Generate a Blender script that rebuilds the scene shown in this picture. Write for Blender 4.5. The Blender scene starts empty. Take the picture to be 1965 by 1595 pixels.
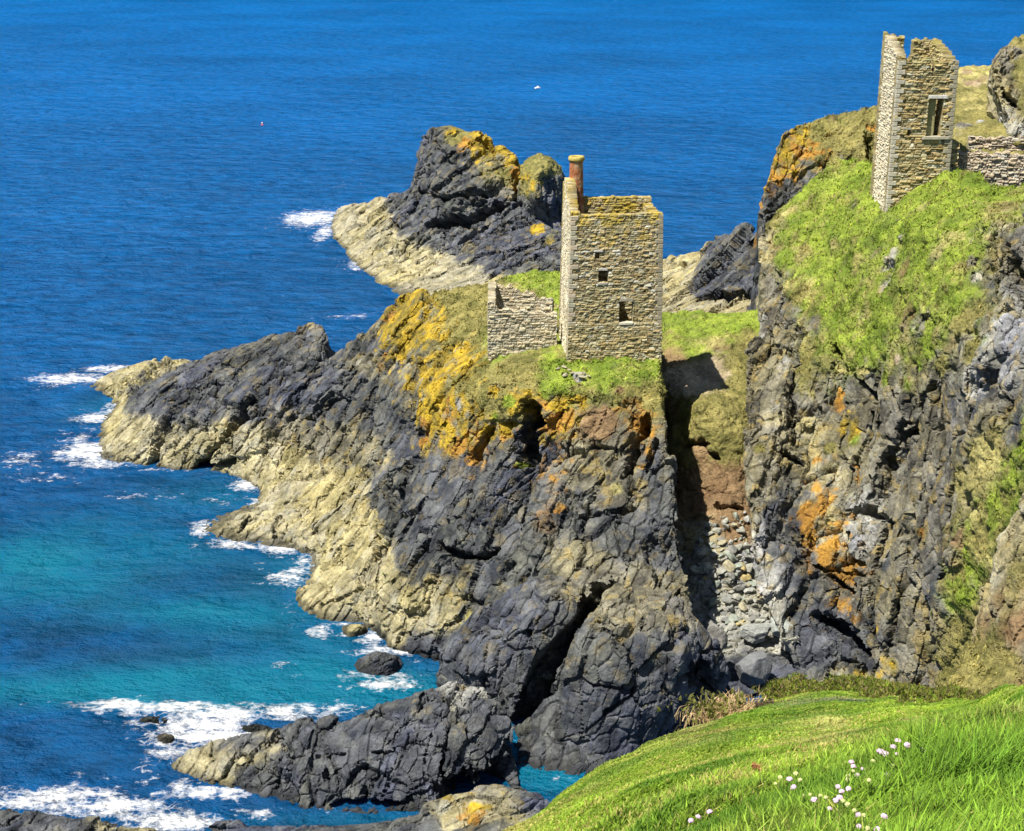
import bpy, math, random
import numpy as np
from mathutils import Vector, Matrix
from mathutils.geometry import delaunay_2d_cdt

random.seed(7)
RNG = np.random.default_rng(11)
scene = bpy.context.scene
COL = scene.collection

# ------------------------------------------------------------------ camera
W0, H0 = 1965.0, 1595.0
FPX = 2830.0
PITCH = math.radians(18.5)
CAMZ = 52.0
cp, sp = math.cos(PITCH), math.sin(PITCH)
cam_d = bpy.data.cameras.new('camera'); cam = bpy.data.objects.new('camera', cam_d); COL.objects.link(cam)
cam.location = (0, 0, CAMZ); cam.rotation_euler = (math.pi/2 - PITCH, 0, 0)
cam_d.sensor_width = 36.0; cam_d.lens = FPX / W0 * 36.0
cam_d.clip_start = 0.2; cam_d.clip_end = 20000
scene.camera = cam

def ray(px, py):
    u = (px - W0/2)/FPX; v = (H0/2 - py)/FPX
    return np.array([u, cp + v*sp, -sp + v*cp])
def at_z(px, py, z):
    d = ray(px, py); k = (z - CAMZ)/d[2]; return np.array([0, 0, CAMZ]) + d*k
def at_y(px, py, Y):
    d = ray(px, py); return np.array([0, 0, CAMZ]) + d*(Y/d[1])
def project(P):
    x = P[:, 0]; y = P[:, 1]; z = P[:, 2] - CAMZ
    dep = y*cp - z*sp; up = y*sp + z*cp
    return W0/2 + FPX*x/dep, H0/2 - FPX*up/dep, dep

SUN = np.array([-.37, -.30, .88])
# ------------------------------------------------------------------ noise
def _h(ix, iy, iz, s):
    h = (ix.astype(np.uint32)*np.uint32(374761393) + iy.astype(np.uint32)*np.uint32(668265263)
         + iz.astype(np.uint32)*np.uint32(2147483647) + np.uint32((s*974634777) & 0xffffffff))
    h = (h ^ (h >> np.uint32(13)))*np.uint32(1274126177)
    h = h ^ (h >> np.uint32(16)); h = h*np.uint32(2246822519); h ^= h >> np.uint32(15)
    return h.astype(np.float32)/np.float32(4294967295.0)
def vnoise(P, s=0):
    f = np.floor(P); i = f.astype(np.int64).astype(np.uint32); t = (P - f).astype(np.float32)
    t = t*t*t*(t*(t*6-15)+10); o = np.uint32(1)
    x, y, z = i[:, 0], i[:, 1], i[:, 2]; tx, ty, tz = t[:, 0], t[:, 1], t[:, 2]
    r = 0
    for a in (0, 1):
        for b in (0, 1):
            for c in (0, 1):
                w = (tx if a else 1-tx)*(ty if b else 1-ty)*(tz if c else 1-tz)
                r = r + w*_h(x+np.uint32(a), y+np.uint32(b), z+np.uint32(c), s)
    return r
from concurrent.futures import ThreadPoolExecutor
POOL = ThreadPoolExecutor(4)
def _par(f, P, *a):
    if len(P) < 20000: return f(P, *a)
    ch = np.array_split(P, max(4, len(P)//60000)); rs = list(POOL.map(lambda c: f(c, *a), ch))
    if isinstance(rs[0], tuple): return tuple(np.concatenate(z) for z in zip(*rs))
    return np.concatenate(rs)
def fbm(P, s=0, o=4): return _par(_fbm, P, s, o)
def _fbm(P, s=0, o=4):
    r = 0; a = 1.0; n = 0
    for k in range(o):
        r = r + a*vnoise(P*(2.03**k) + 17.3*k, s+k); n += a; a *= .5
    return r/n            # ~0..1
def worley(P, s=0): return _par(_worley, P, s)
def _worley(P, s=0, jit=.72):
    P = P-.5; f = np.floor(P); i = f.astype(np.int64).astype(np.uint32); fr = (P-f).astype(np.float32)
    N = len(P); d1 = np.full(N, 9., np.float32); d2 = np.full(N, 9., np.float32)
    cid = np.zeros((N, 3), np.uint32); off = np.zeros((N, 3), np.float32)
    for a in (0, 1):
        for b in (0, 1):
            for c in (0, 1):
                q = [(i[:, 0]+np.uint32(a & 0xffffffff)), (i[:, 1]+np.uint32(b & 0xffffffff)), (i[:, 2]+np.uint32(c & 0xffffffff))]
                v = np.stack([a + jit*(_h(q[0], q[1], q[2], s+1)-.5) - fr[:, 0],
                              b + jit*(_h(q[0], q[1], q[2], s+2)-.5) - fr[:, 1],
                              c + jit*(_h(q[0], q[1], q[2], s+3)-.5) - fr[:, 2]], 1)
                d = np.sqrt((v*v).sum(1))
                m = d < d1
                d2 = np.where(m, d1, np.minimum(d2, d))
                d1 = np.where(m, d, d1)
                off[m] = -v[m]
                for k in range(3): cid[:, k][m] = q[k][m]
    R = np.stack([_h(cid[:, 0], cid[:, 1], cid[:, 2], s+10+k) for k in range(4)], 1)
    return d1, d2, off, R
def frame(e1, nrm):
    e1 = np.array(e1, float); e1 /= np.linalg.norm(e1); n = np.array(nrm, float)
    n -= e1*n.dot(e1); n /= np.linalg.norm(n); e2 = np.cross(n, e1)
    return np.stack([e1, e2, n])

# ------------------------------------------------------------------ object helpers
def mesh_obj(name, V, F, mat, parent=None, colors=None, smooth=False, extra=None, loc=None):
    me = bpy.data.meshes.new(name)
    V = np.asarray(V, np.float32)
    if isinstance(F, np.ndarray):
        nf, k = F.shape
        me.vertices.add(len(V)); me.vertices.foreach_set('co', V.ravel())
        me.loops.add(nf*k); me.loops.foreach_set('vertex_index', F.astype(np.int32).ravel())
        me.polygons.add(nf); me.polygons.foreach_set('loop_start', np.arange(nf, dtype=np.int32)*k)
        me.polygons.foreach_set('loop_total', np.full(nf, k, np.int32))
        me.update(calc_edges=True)
    else:
        me.from_pydata([tuple(map(float, v)) for v in V], [], [tuple(map(int, f)) for f in F]); me.update()
    if colors is not None:
        a = me.color_attributes.new('Tint', 'FLOAT_COLOR', 'POINT')
        c = np.ones((len(V), 4), np.float32); c[:, :3] = colors; a.data.foreach_set('color', c.ravel())
    if extra:
        for kk, arr in extra.items():
            a = me.attributes.new(kk, 'FLOAT', 'POINT'); a.data.foreach_set('value', np.asarray(arr, np.float32).ravel())
    me.polygons.foreach_set('use_smooth', np.full(len(me.polygons), smooth))
    if mat: me.materials.append(mat)
    o = bpy.data.objects.new(name, me); COL.objects.link(o)
    if parent: o.parent = parent
    if loc is not None: o.location = loc
    return o
def tag(o, label=None, cat=None, group=None, kind=None):
    if label: o['label'] = label
    if cat: o['category'] = cat
    if group: o['group'] = group
    if kind: o['kind'] = kind
    return o
def empty(name, loc, label, cat, group=None, rz=0):
    o = bpy.data.objects.new(name, None); COL.objects.link(o); o.location = loc; o.rotation_euler = (0, 0, rz)
    o.empty_display_size = .5
    return tag(o, label, cat, group)

# ------------------------------------------------------------------ materials
def new_mat(name):
    m = bpy.data.materials.new(name); m.use_nodes = True; nt = m.node_tree; nt.nodes.clear()
    out = nt.nodes.new('ShaderNodeOutputMaterial'); b = nt.nodes.new('ShaderNodeBsdfPrincipled')
    nt.links.new(b.outputs[0], out.inputs[0]); return m, nt, b
def N(nt, t, **kw):
    n = nt.nodes.new(t)
    for k, v in kw.items():
        if k in n.inputs.keys() if hasattr(n.inputs, 'keys') else False: n.inputs[k].default_value = v
        else: setattr(n, k, v)
    return n
def noise_node(nt, vec, scale, detail=6, rough=.6):
    n = nt.nodes.new('ShaderNodeTexNoise'); n.inputs['Scale'].default_value = scale
    n.inputs['Detail'].default_value = detail; n.inputs['Roughness'].default_value = rough
    nt.links.new(vec, n.inputs['Vector']); return n.outputs['Fac']
def ramp(nt, fac, stops):
    r = nt.nodes.new('ShaderNodeValToRGB'); e = r.color_ramp.elements
    while len(e) < len(stops): e.new(.5)
    for k, (p, c) in enumerate(stops):
        e[k].position = p; e[k].color = (c, c, c, 1) if isinstance(c, (int, float)) else (*c, 1)
    nt.links.new(fac, r.inputs[0]); return r.outputs[0]
def mul(nt, a, b, mode='MULTIPLY', fac=1.0):
    m = nt.nodes.new('ShaderNodeMix'); m.data_type = 'RGBA'; m.blend_type = mode
    m.inputs[0].default_value = fac
    nt.links.new(a, m.inputs[6]); nt.links.new(b, m.inputs[7]); return m.outputs[2]
def tint_mat(name, rough=.9, s1=1.3, s2=9., amp1=(.72, 1.22), amp2=(.6, 1.35), bump=.5, bdist=.12, spec=.25, spread=None):
    m, nt, b = new_mat(name)
    at = nt.nodes.new('ShaderNodeAttribute'); at.attribute_name = 'Tint'
    tc = nt.nodes.new('ShaderNodeTexCoord').outputs['Object']
    c = at.outputs['Color']
    n1 = noise_node(nt, tc, s1, 5, .65); n2 = noise_node(nt, tc, s2, 4, .7)
    c = mul(nt, c, ramp(nt, n1, [(.3, amp1[0]), (.7, amp1[1])]))
    c = mul(nt, c, ramp(nt, n2, [(.3, amp2[0]), (.7, amp2[1])]))
    nt.links.new(c, b.inputs['Base Color'])
    b.inputs['Roughness'].default_value = rough; b.inputs['Specular IOR Level'].default_value = spec
    bp = nt.nodes.new('ShaderNodeBump'); bp.inputs['Strength'].default_value = bump; bp.inputs['Distance'].default_value = bdist
    n3 = noise_node(nt, tc, s2*.6, 7, .75)
    nt.links.new(n3, bp.inputs['Height']); nt.links.new(bp.outputs[0], b.inputs['Normal'])
    return m
M_rock = tint_mat('weathered_rock', .8, .9, 5.5, (.7, 1.25), (.6, 1.35), .9, .25, .3)
M_stone = tint_mat('granite_masonry', .9, 1.5, 14, (.8, 1.15), (.7, 1.25), .5, .06, .2)
M_grass = tint_mat('grass_turf', .9, 1.5, 9, (.75, 1.2), (.7, 1.25), .3, .08, .1)
M_boulder = tint_mat('fallen_stone', .85, 2, 7, (.8, 1.2), (.7, 1.25), .7, .15, .25)
def blade_mat(name):
    m, nt, b = new_mat(name)
    at = nt.nodes.new('ShaderNodeAttribute'); at.attribute_name = 'Tint'
    nt.links.new(at.outputs['Color'], b.inputs['Base Color']); b.inputs['Roughness'].default_value = .65
    b.inputs['Specular IOR Level'].default_value = .2
    tr = nt.nodes.new('ShaderNodeBsdfTranslucent'); nt.links.new(at.outputs['Color'], tr.inputs[0])
    mx = nt.nodes.new('ShaderNodeMixShader'); mx.inputs[0].default_value = .35
    out = [n for n in nt.nodes if n.type == 'OUTPUT_MATERIAL'][0]
    nt.links.new(b.outputs[0], mx.inputs[1]); nt.links.new(tr.outputs[0], mx.inputs[2]); nt.links.new(mx.outputs[0], out.inputs[0])
    return m
M_blade = blade_mat('grass_blade')
def plain(name, col, rough=.7, s=8, a=(.75, 1.25)):
    m, nt, b = new_mat(name)
    tc = nt.nodes.new('ShaderNodeTexCoord').outputs['Object']
    rgb = nt.nodes.new('ShaderNodeRGB'); rgb.outputs[0].default_value = (*col, 1)
    c = mul(nt, rgb.outputs[0], ramp(nt, noise_node(nt, tc, s, 5, .6), [(.3, a[0]), (.7, a[1])]))
    nt.links.new(c, b.inputs['Base Color']); b.inputs['Roughness'].default_value = rough
    return m

# ------------------------------------------------------------------ ground classes and their colours
CL = 'krtyqgobwsdp'
PAL = {  # two tones each (linear)
 'k': ((.026, .030, .038), (.118, .124, .132)),     # blue black slate
 'r': ((.060, .056, .042), (.245, .225, .160)),     # grey brown
 't': ((.21, .185, .095), (.44, .39, .23)),       # barnacle tan
 'y': ((.17, .13, .02), (.50, .335, .02)),        # yellow lichen
 'q': ((.24, .12, .02), (.48, .26, .04)),        # orange lichen
 'g': ((.115, .170, .014), (.245, .310, .034)),     # green turf
 'o': ((.120, .115, .028), (.27, .235, .075)),     # olive brown heath
 'b': ((.15, .090, .042), (.27, .180, .090)),       # soil
 'w': ((.20, .20, .18), (.42, .41, .36)),         # pale grey stone
 's': ((.33, .26, .17), (.50, .41, .28)),          # bare path
 'd': ((.26, .23, .08), (.42, .37, .14)),         # straw
 'p': ((.022, .028, .022), (.05, .055, .045)),        # wet black rock
}
PA = np.array([[PAL[c][0], PAL[c][1]] for c in CL], np.float32)

def refine(V, A, F, L, maxit=14, skc=None):
    for it in range(maxit):
        E = np.concatenate([F[:, [0, 1]], F[:, [1, 2]], F[:, [2, 0]]]); Es = np.sort(E, 1)
        key = Es[:, 0].astype(np.int64)*len(V) + Es[:, 1]
        uk, inv = np.unique(key, return_inverse=True)
        a = (uk//len(V)).astype(int); b = (uk % len(V)).astype(int)
        ln = np.linalg.norm(V[a]-V[b], axis=1)
        Lm = L if not callable(L) else L((V[a]+V[b])/2)
        if skc is not None: Lm = Lm*(1+6*(A[a, skc]+A[b, skc])/2)
        m = ln > Lm
        if not m.any(): break
        idx = np.full(len(uk), -1); idx[m] = len(V) + np.arange(m.sum())
        V = np.vstack([V, (V[a[m]]+V[b[m]])/2]); A = np.vstack([A, (A[a[m]]+A[b[m]])/2])
        n = len(F); M = idx[inv].reshape(3, n).T           # mids for edges 01,12,20
        cnt = (M >= 0).sum(1); out = [F[cnt == 0]]
        s = cnt == 3; f, mm = F[s], M[s]
        out += [np.stack([f[:, 0], mm[:, 0], mm[:, 2]], 1), np.stack([mm[:, 0], f[:, 1], mm[:, 1]], 1),
                np.stack([mm[:, 2], mm[:, 1], f[:, 2]], 1), mm]
        s = cnt == 1; f, mm = F[s], M[s]
        if len(f):
            k = np.argmax(mm >= 0, 1); r = np.arange(len(f))
            p0, p1, p2, q = f[r, k], f[r, (k+1) % 3], f[r, (k+2) % 3], mm[r, k]
            out += [np.stack([p0, q, p2], 1), np.stack([q, p1, p2], 1)]
        s = cnt == 2; f, mm = F[s], M[s]
        if len(f):
            k = np.argmax(mm < 0, 1); r = np.arange(len(f))       # unmarked edge k: p0-p1
            p0, p1, p2, q1, q2 = f[r, k], f[r, (k+1) % 3], f[r, (k+2) % 3], mm[r, (k+1) % 3], mm[r, (k+2) % 3]
            out += [np.stack([q1, p2, q2], 1), np.stack([p0, p1, q1], 1), np.stack([p0, q1, q2], 1)]
        F = np.concatenate(out)
        if len(F) > 1500000: break
    return V, A, F
def boundary_verts(V, F):
    E = np.sort(np.concatenate([F[:, [0, 1]], F[:, [1, 2]], F[:, [2, 0]]]), 1)
    key = E[:, 0].astype(np.int64)*len(V)+E[:, 1]; uk, c = np.unique(key, return_counts=True)
    e = uk[c == 1]; m = np.zeros(len(V), bool); m[(e//len(V)).astype(int)] = True; m[(e % len(V)).astype(int)] = True
    return m
def smooth(V, F, it, keep, lam=.6):
    E = np.unique(np.sort(np.concatenate([F[:, [0, 1]], F[:, [1, 2]], F[:, [2, 0]]]), 1), axis=0)
    a, b = E[:, 0], E[:, 1]; n = len(V); deg = np.bincount(a, minlength=n)+np.bincount(b, minlength=n)
    deg = np.maximum(deg, 1)
    l = np.where(keep, 0, lam)[:, None]
    for _ in range(it):
        S = np.stack([np.bincount(a, V[b, k], n)+np.bincount(b, V[a, k], n) for k in range(V.shape[1])], 1)/deg[:, None]
        V = V + l*(S-V)
    return V
def normals(V, F):
    n = np.cross(V[F[:, 1]]-V[F[:, 0]], V[F[:, 2]]-V[F[:, 0]]); R = np.zeros_like(V)
    for k in range(3):
        for c in range(3): R[:, c] += np.bincount(F[:, k], n[:, c], len(V))
    return R/np.maximum(np.linalg.norm(R, axis=1), 1e-9)[:, None]

PATCH = {}
def build_patch(name, outline, inner, e1=(.5, .5, .7), nrm=(0, -.75, .65), back=(1.6, 5, 8), rock=1.0, LOD=.00115, lmin=.05,
                clefts=(), spots=(), mode='z', mat=None, sm=6, seed=0, floor=-3.0, blocks=(7., 2.6, 1.0, .42), kmul=1.0, strata=(2.6, 1., 1.9),
                zfade=3.5, Lc=None):
    def P(t):
        v = t[2]
        return at_y(t[0], t[1], v) if (mode == 'Y' or v > 45) else at_z(t[0], t[1], v)
    def wt(c):
        w = np.zeros(len(CL)); 
        for ch in c: w[CL.index(ch)] += 1.0/len(c)
        return w
    pts = list(outline)+list(inner)
    n0 = len(outline)
    vs = [Vector((t[0], -t[1])) for t in pts]
    edges = [(i, (i+1) % n0) for i in range(n0)]
    rv, re, rf, ov, oe, of = delaunay_2d_cdt(vs, edges, [], 1, 1e-4)
    V = []; A = []
    for k, v in enumerate(rv):
        if ov[k]: t = pts[ov[k][0]]; V.append(P(t)); A.append(wt(t[3]))
        else:
            d = [((t[0]-v[0])**2+(t[1]+v[1])**2, i) for i, t in enumerate(pts)]; d.sort()
            t0, t1 = pts[d[0][1]], pts[d[1][1]]
            print('extra vertex in', name, v[0], -v[1]); V.append(at_y(v[0], -v[1], (P(t0)[1]+P(t1)[1])/2)); A.append(wt(t0[3]))
    V = np.array(V); A = np.array(A)
    F = np.array([f for f in rf if len(f) == 3])
    # orientation: towards the camera
    nn = np.cross(V[F[:, 1]]-V[F[:, 0]], V[F[:, 2]]-V[F[:, 0]]); c = V[F].mean(1); c[:, 2] -= CAMZ
    pxy = np.array([[v[0], v[1]] for v in rv]); a2 = np.cross(pxy[F[:, 1]]-pxy[F[:, 0]], pxy[F[:, 2]]-pxy[F[:, 0]])
    F[a2 < 0] = F[a2 < 0][:, ::-1]
    # skirt: the sides and the back of the mass, out of the photograph's sight
    Ed = {}
    for f in F:
        for k in range(3): Ed[(f[k], f[(k+1) % 3])] = 1
    B = [(a, b) for (a, b) in Ed if (b, a) not in Ed]
    bv = sorted({a for e in B for a in e}); prev = {i: i for i in bv}
    A = np.hstack([A, np.zeros((len(A), 1))]); VV = list(V); AA = list(A); FF = list(map(tuple, F))
    cen = V.mean(0)
    for r, bk in enumerate(back):
        cur = {}
        for i in bv:
            p = V[i]
            h = np.array([p[0], p[1], 0]); h /= np.linalg.norm(h)
            if p[2] < .35 and mode == 'z':
                o_ = p-cen; o_[2] = 0; o_ /= max(np.linalg.norm(o_), 1e-6)
                q = p + (o_*.35 + h*.1)*bk*.35; q[2] = p[2]-(.8, 2.0, 3.2, 4)[r]
            else:
                q = p + h*bk
                tt = (CAMZ-p[2])/max(np.hypot(p[0], p[1]), 1)
                q[2] = max(p[2] - (tt+(.12, .35, 1., 1.)[r])*bk, floor) if r < len(back)-1 else min(floor, p[2]-bk*1.2)
            cur[i] = len(VV); VV.append(q); ai = A[i].copy(); ai[-1] = .25 if r == 0 else 1.; AA.append(ai)
        for a, b in B:
            FF.append((b, a, prev[a] if r else a)) if False else None
            FF.append((prev[b], prev[a], cur[a])); FF.append((prev[b], cur[a], cur[b]))
        prev = cur
    V = np.array(VV, float); A = np.array(AA, float); F = np.array(FF)
    bvm = np.zeros(len(V)); bvm[bv] = 1; A = np.hstack([A, bvm[:, None]])
    lc = Lc or 2.2
    V, A, F = refine(V, A, F, lc)
    keep = boundary_verts(V, F) | (A[:, -1] > .999)
    V = smooth(V, F, sm, keep, .5)
    A[:, :-2] = smooth(A[:, :-2], F, 2, keep*False, .5)
    LF = lambda m: (lambda P_: np.maximum(np.linalg.norm(P_-np.array([0, 0, CAMZ]), axis=1)*LOD*m, lmin))
    V, A, F = refine(V, A, F, LF(1.7), skc=-2)
    V = smooth(V, F, 3, np.zeros(len(V), bool), .5)
    px, py, dep = project(V)
    Wt = A[:, :-2].copy()
    def surf(x, y):
        k = np.argmin((px-x)**2+(py-y)**2 + (dep-dep.min())*.5); return V[k], dep[k]
    for (x, y, r, c, s_) in spots:
        q, dd = surf(x, y); R = r*dd/FPX
        d = np.linalg.norm(V-q, axis=1)/R
        g = np.clip(1.3-d, 0, 1)[:, None]*s_
        Wt = Wt*(1-g) + g*wt(c)[None]
    def classes(Vn, Wt):
        Sc = Wt.copy()
        for k in range(len(CL)):
            if Wt[:, k].max() > .02:
                Sc[:, k] += np.where(Wt[:, k] > .02, .6*(fbm(Vn*.45, 100+k+seed, 5)-.5) + .5*(fbm(Vn*1.6, 130+k+seed, 3)-.5), -1)
            else: Sc[:, k] = -1
        for k in (CL.index('y'), CL.index('q')):
            m_ = Wt[:, k] > .02
            if m_.any():
                Sc[m_, k] += 2.4*(fbm(Vn[m_]*1.3, 170+k+seed, 5)-.5) + .03
                rkk = CL.index('r'); oo = CL.index('o')
                Sc[m_, rkk] = np.maximum(Sc[m_, rkk], .62*Wt[m_, k]+.2*(fbm(Vn[m_]*1.1, 175, 3)-.5)); Sc[m_, oo] = np.maximum(Sc[m_, oo], .52*Wt[m_, k]+.4*(fbm(Vn[m_]*.7, 176, 3)-.5))
        k = CL.index('g'); m_ = Wt[:, k] > .3
        if m_.any():
            for c_, am_ in (('d', .46), ('o', .54), ('b', .28), ('r', .34)):
                kk = CL.index(c_); Sc[m_, kk] = np.maximum(Sc[m_, kk], am_*Wt[m_, k]+1.7*(fbm(Vn[m_]*.5, 190+kk+seed, 4)-.5))
        Ex = np.exp((Sc-Sc.max(1, keepdims=True))*11); return Ex/Ex.sum(1, keepdims=True)
    Rm = frame(e1, nrm).astype(np.float32)
    def rockdisp(Vn, lvs):
        warp = np.stack([fbm(Vn*.35, 50+seed, 3), fbm(Vn*.35, 60+seed, 3), fbm(Vn*.35, 70+seed, 3)], 1)-.5
        fine = np.stack([fbm(Vn*1.1, 80+k, 3) for k in range(3)], 1)-.5
        disp = np.zeros(len(Vn), np.float32); tone = disp.copy(); hue = disp.copy()
        for lv in lvs:
            bs = blocks[lv]; st = np.array((strata[0]*1.25, 1., 1.5) if lv < 2 else (2.1, 1., 1.2), np.float32)
            q = ((Vn + warp*(bs*.55) + fine*bs*.07) @ Rm.T)/(bs*st)
            d1, d2, off, R = worley(q.astype(np.float32), 7*lv+seed); R = R.T
            tk = 1. if lv < 2 else 1.9
            til = (off[:, 0]*(R[1]-.5)*.7 + off[:, 1]*(R[2]-.5)*1.2 + off[:, 2]*(R[3]-.5)*.4)*tk
            am = bs*(.22, .27, .14, .11)[lv]
            disp += am*((R[0]-.5)*(.9, .9, 1., 1.)[lv] + til)
            cw = (.045, .065, .10, .12)[lv]
            cr = np.clip(1.15-(d2-d1)/cw, 0, 1) * (R[3] > .2)
            disp -= cr*bs*(.10, .30, .22, .10)[lv]
            tone += (R[2]-.5)*(.25, .5, .5, .4)[lv]; hue += (R[1]-.5)*(.6, .5, .3, .2)[lv]
        return disp, tone, hue, fine
    Vn = V.astype(np.float32)
    Cw = classes(Vn, Wt)
    sof = [CL.index(c) for c in 'god']; sem = [CL.index(c) for c in 'bs']
    hard = np.clip(1-Cw[:, sof].sum(1)*.88-Cw[:, sem].sum(1)*.6, .1, 1)*rock
    Nn = normals(V, F)
    disp, tone, hue, fine = rockdisp(Vn, (0, 1)); disp *= hard*kmul*(np.clip(V[:, 2]/zfade, .3, 1) if mode == 'z' else 1)
    lump = (fbm(Vn*.5, 21, 3)-.5)*.9
    disp += lump*(1-hard/max(rock, .3))*(1 if mode == 'z' else .20)
    D3 = Nn*disp[:, None]
    for (pl, wpx, dm) in clefts:
        for (a, b) in zip(pl[:-1], pl[1:]):
            qa, da = surf(*a); qb, db = surf(*b); w = wpx*.6*da/FPX
            ab = qb-qa; t = np.clip(((V-qa)@ab)/(ab@ab+1e-9), 0, 1); dv = V-(qa+t[:, None]*ab)+fine*w*1.8; dd = np.linalg.norm(dv, axis=1)
            na = Nn[np.argmin(((V-(qa+qb)/2)**2).sum(1))]; lat = np.cross(ab, na); lat /= np.linalg.norm(lat)+1e-9
            if lat @ SUN > 0: lat = -lat
            dd = np.where(dv@lat < 0, dd*1.7, dd*.62)
            g = np.clip((1.2-dd/w)*1.7, 0, 1)
            ins = (-Nn*.9 + np.array([0.15, .45, -.1]))*1.25
            D3 = np.where((g*dm)[:, None] > .001, (1-g*.3)[:, None]*D3 + ins*(g*dm)[:, None], D3)
    V = V+D3
    A = np.hstack([Wt, tone[:, None], hue[:, None], A[:, -2:]])
    V, A, F = refine(V, A, F, LF(1.0), skc=-2)
    Wt = A[:, :len(CL)]; tone = A[:, len(CL)].astype(np.float32); hue = A[:, len(CL)+1].astype(np.float32)
    Nn = normals(V, F); Vn = V.astype(np.float32)
    Cw = classes(Vn, Wt); soft_w = Cw[:, sof].sum(1)
    hard = np.clip(1-soft_w*.88-Cw[:, sem].sum(1)*.6, .1, 1)*rock
    disp, t2, h2, _f = rockdisp(Vn, (2, 3)); tone = tone+t2; hue = hue+h2
    disp += .22*(fbm(Vn*1.6, 5+seed, 4)-.5)
    disp *= hard*kmul
    disp += ((fbm(Vn*2.2, 22, 3)-.5)*.45+(fbm(Vn*.9, 24, 2)-.5)*.5)*(1-hard/max(rock, .3))*(1 if mode == 'z' else .15)
    V2 = V + Nn*disp[:, None]
    # colours
    n1 = fbm(Vn*.8, 31+seed, 5); n2 = vnoise(Vn*5., 33)
    T = np.clip((n1-.5)*1.9+.5 + tone*.55 + (n2-.5)*.35, 0, 1)
    colr = np.zeros((len(V), 3), np.float32)
    for k in range(len(CL)):
        if Cw[:, k].max() > .01:
            colr += Cw[:, k:k+1].astype(np.float32)*(PA[k, 0]*(1-T)[:, None]+PA[k, 1]*T[:, None])
    rk = Cw[:, [CL.index(c) for c in 'krtw']].sum(1)
    # warm and cool beds of rock
    colr *= 1 + (hue*.34*rk)[:, None]*np.array([.7, .5, -.75])
    # rusty and lichen flecks on rock
    fl = np.clip((fbm(Vn*1.3+9, 45+seed, 4)-.585)*10, 0, 1)*rk*(V2[:, 2] > 4)*(1-.6*Cw[:, 0])
    colr = colr*(1-fl*.55)[:, None] + (fl*.55)[:, None]*np.array([.32, .24, .075])
    fl = np.clip((fbm(Vn*1.0+19, 48+seed, 4)-.60)*9, 0, 1)*rk*(1-.6*Cw[:, 0])
    colr = colr*(1-fl*.5)[:, None] + (fl*.5)[:, None]*np.array([.27, .265, .215])
    wet = np.clip(1-(V2[:, 2]+.25*(n1-.5)-.15)/.35, 0, 1)*(mode == 'z')
    colr *= (1-.62*wet)[:, None]
    colr = np.clip(colr, .004, .9)
    o = mesh_obj(name, V2, F.astype(np.int32), mat or M_rock, colors=colr, smooth=False)
    PATCH[name] = dict(V=V2, F=F, C=colr, W=Cw, px=None, N=Nn, soft=soft_w)
    x_, y_, d_ = project(V2); PATCH[name].update(px=x_, py=y_, dep=d_)
    print(name, len(V2), len(F))
    return o
def on_patch(name, x, y):
    p = PATCH[name]
    c = (p['px']-x)**2+(p['py']-y)**2
    k = np.where(c < max(c.min()*4, 36))[0]
    j = k[np.argmin(p['dep'][k])]
    return p['V'][j].copy()

# ------------------------------------------------------------------ terrain: (px, py, height above the sea | distance, cover)
head_out = [(170,742,0,'t'),(215,712,.9,'t'),(290,690,1.4,'t'),(378,686,2.2,'t'),(440,677,6.3,'k'),(500,668,8,'k'),(545,650,10,'k'),
 (580,634,11.5,'k'),(592,622,12.3,'r'),(612,620,12.5,'r'),(624,642,12,'k'),(640,688,9.2,'k'),(668,662,11.5,'k'),(700,648,13.2,'k'),(726,615,15.2,'r'),
 (742,598,16.2,'oy'),(790,572,18,'y'),(850,560,19.5,'o'),(930,545,20.5,'o'),(1000,522,21,'g'),(1060,516,21.5,'g'),(1150,520,21.5,'g'),
 (1225,560,20.7,'g'),(1252,640,20.2,'g'),(1264,700,19.9,'g'),(1268,760,18.9,'o'),(1277,850,16.6,'r'),(1288,950,13.6,'k'),(1300,1050,11.2,'k'),
 (1326,1125,9.2,'r'),(1340,1180,7.5,'k'),(1382,1230,5.8,'k'),(1400,1290,3.6,'k'),(1395,1345,1.6,'k'),(1330,1385,1,'k'),(1245,1420,.4,'k'),
 (1200,1470,0,'k'),(1110,1492,0,'k'),(1040,1482,0,'k'),(992,1466,0,'k'),(985,1400,.2,'k'),(940,1350,0,'k'),(850,1320,0,'k'),(832,1295,0,'k'),
 (842,1270,0,'k'),(790,1255,0,'k'),(745,1245,0,'t'),(720,1212,0,'p'),(690,1196,0,'t'),(640,1190,0,'t'),(590,1178,0,'t'),(570,1150,0,'t'),
 (592,1100,0,'t'),(600,1066,0,'t'),(560,1048,0,'t'),(480,1043,0,'t'),(420,1034,0,'t'),(383,1024,0,'t'),(398,995,0,'t'),(430,978,0,'t'),(492,966,0,'t'),
 (500,944,0,'t'),(470,925,0,'t'),(415,905,0,'t'),(340,902,0,'t'),(290,896,0,'t'),(230,889,0,'t'),(197,880,0,'t'),(180,840,0,'t'),(200,792,0,'t'),(224,766,0,'t')]
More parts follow.
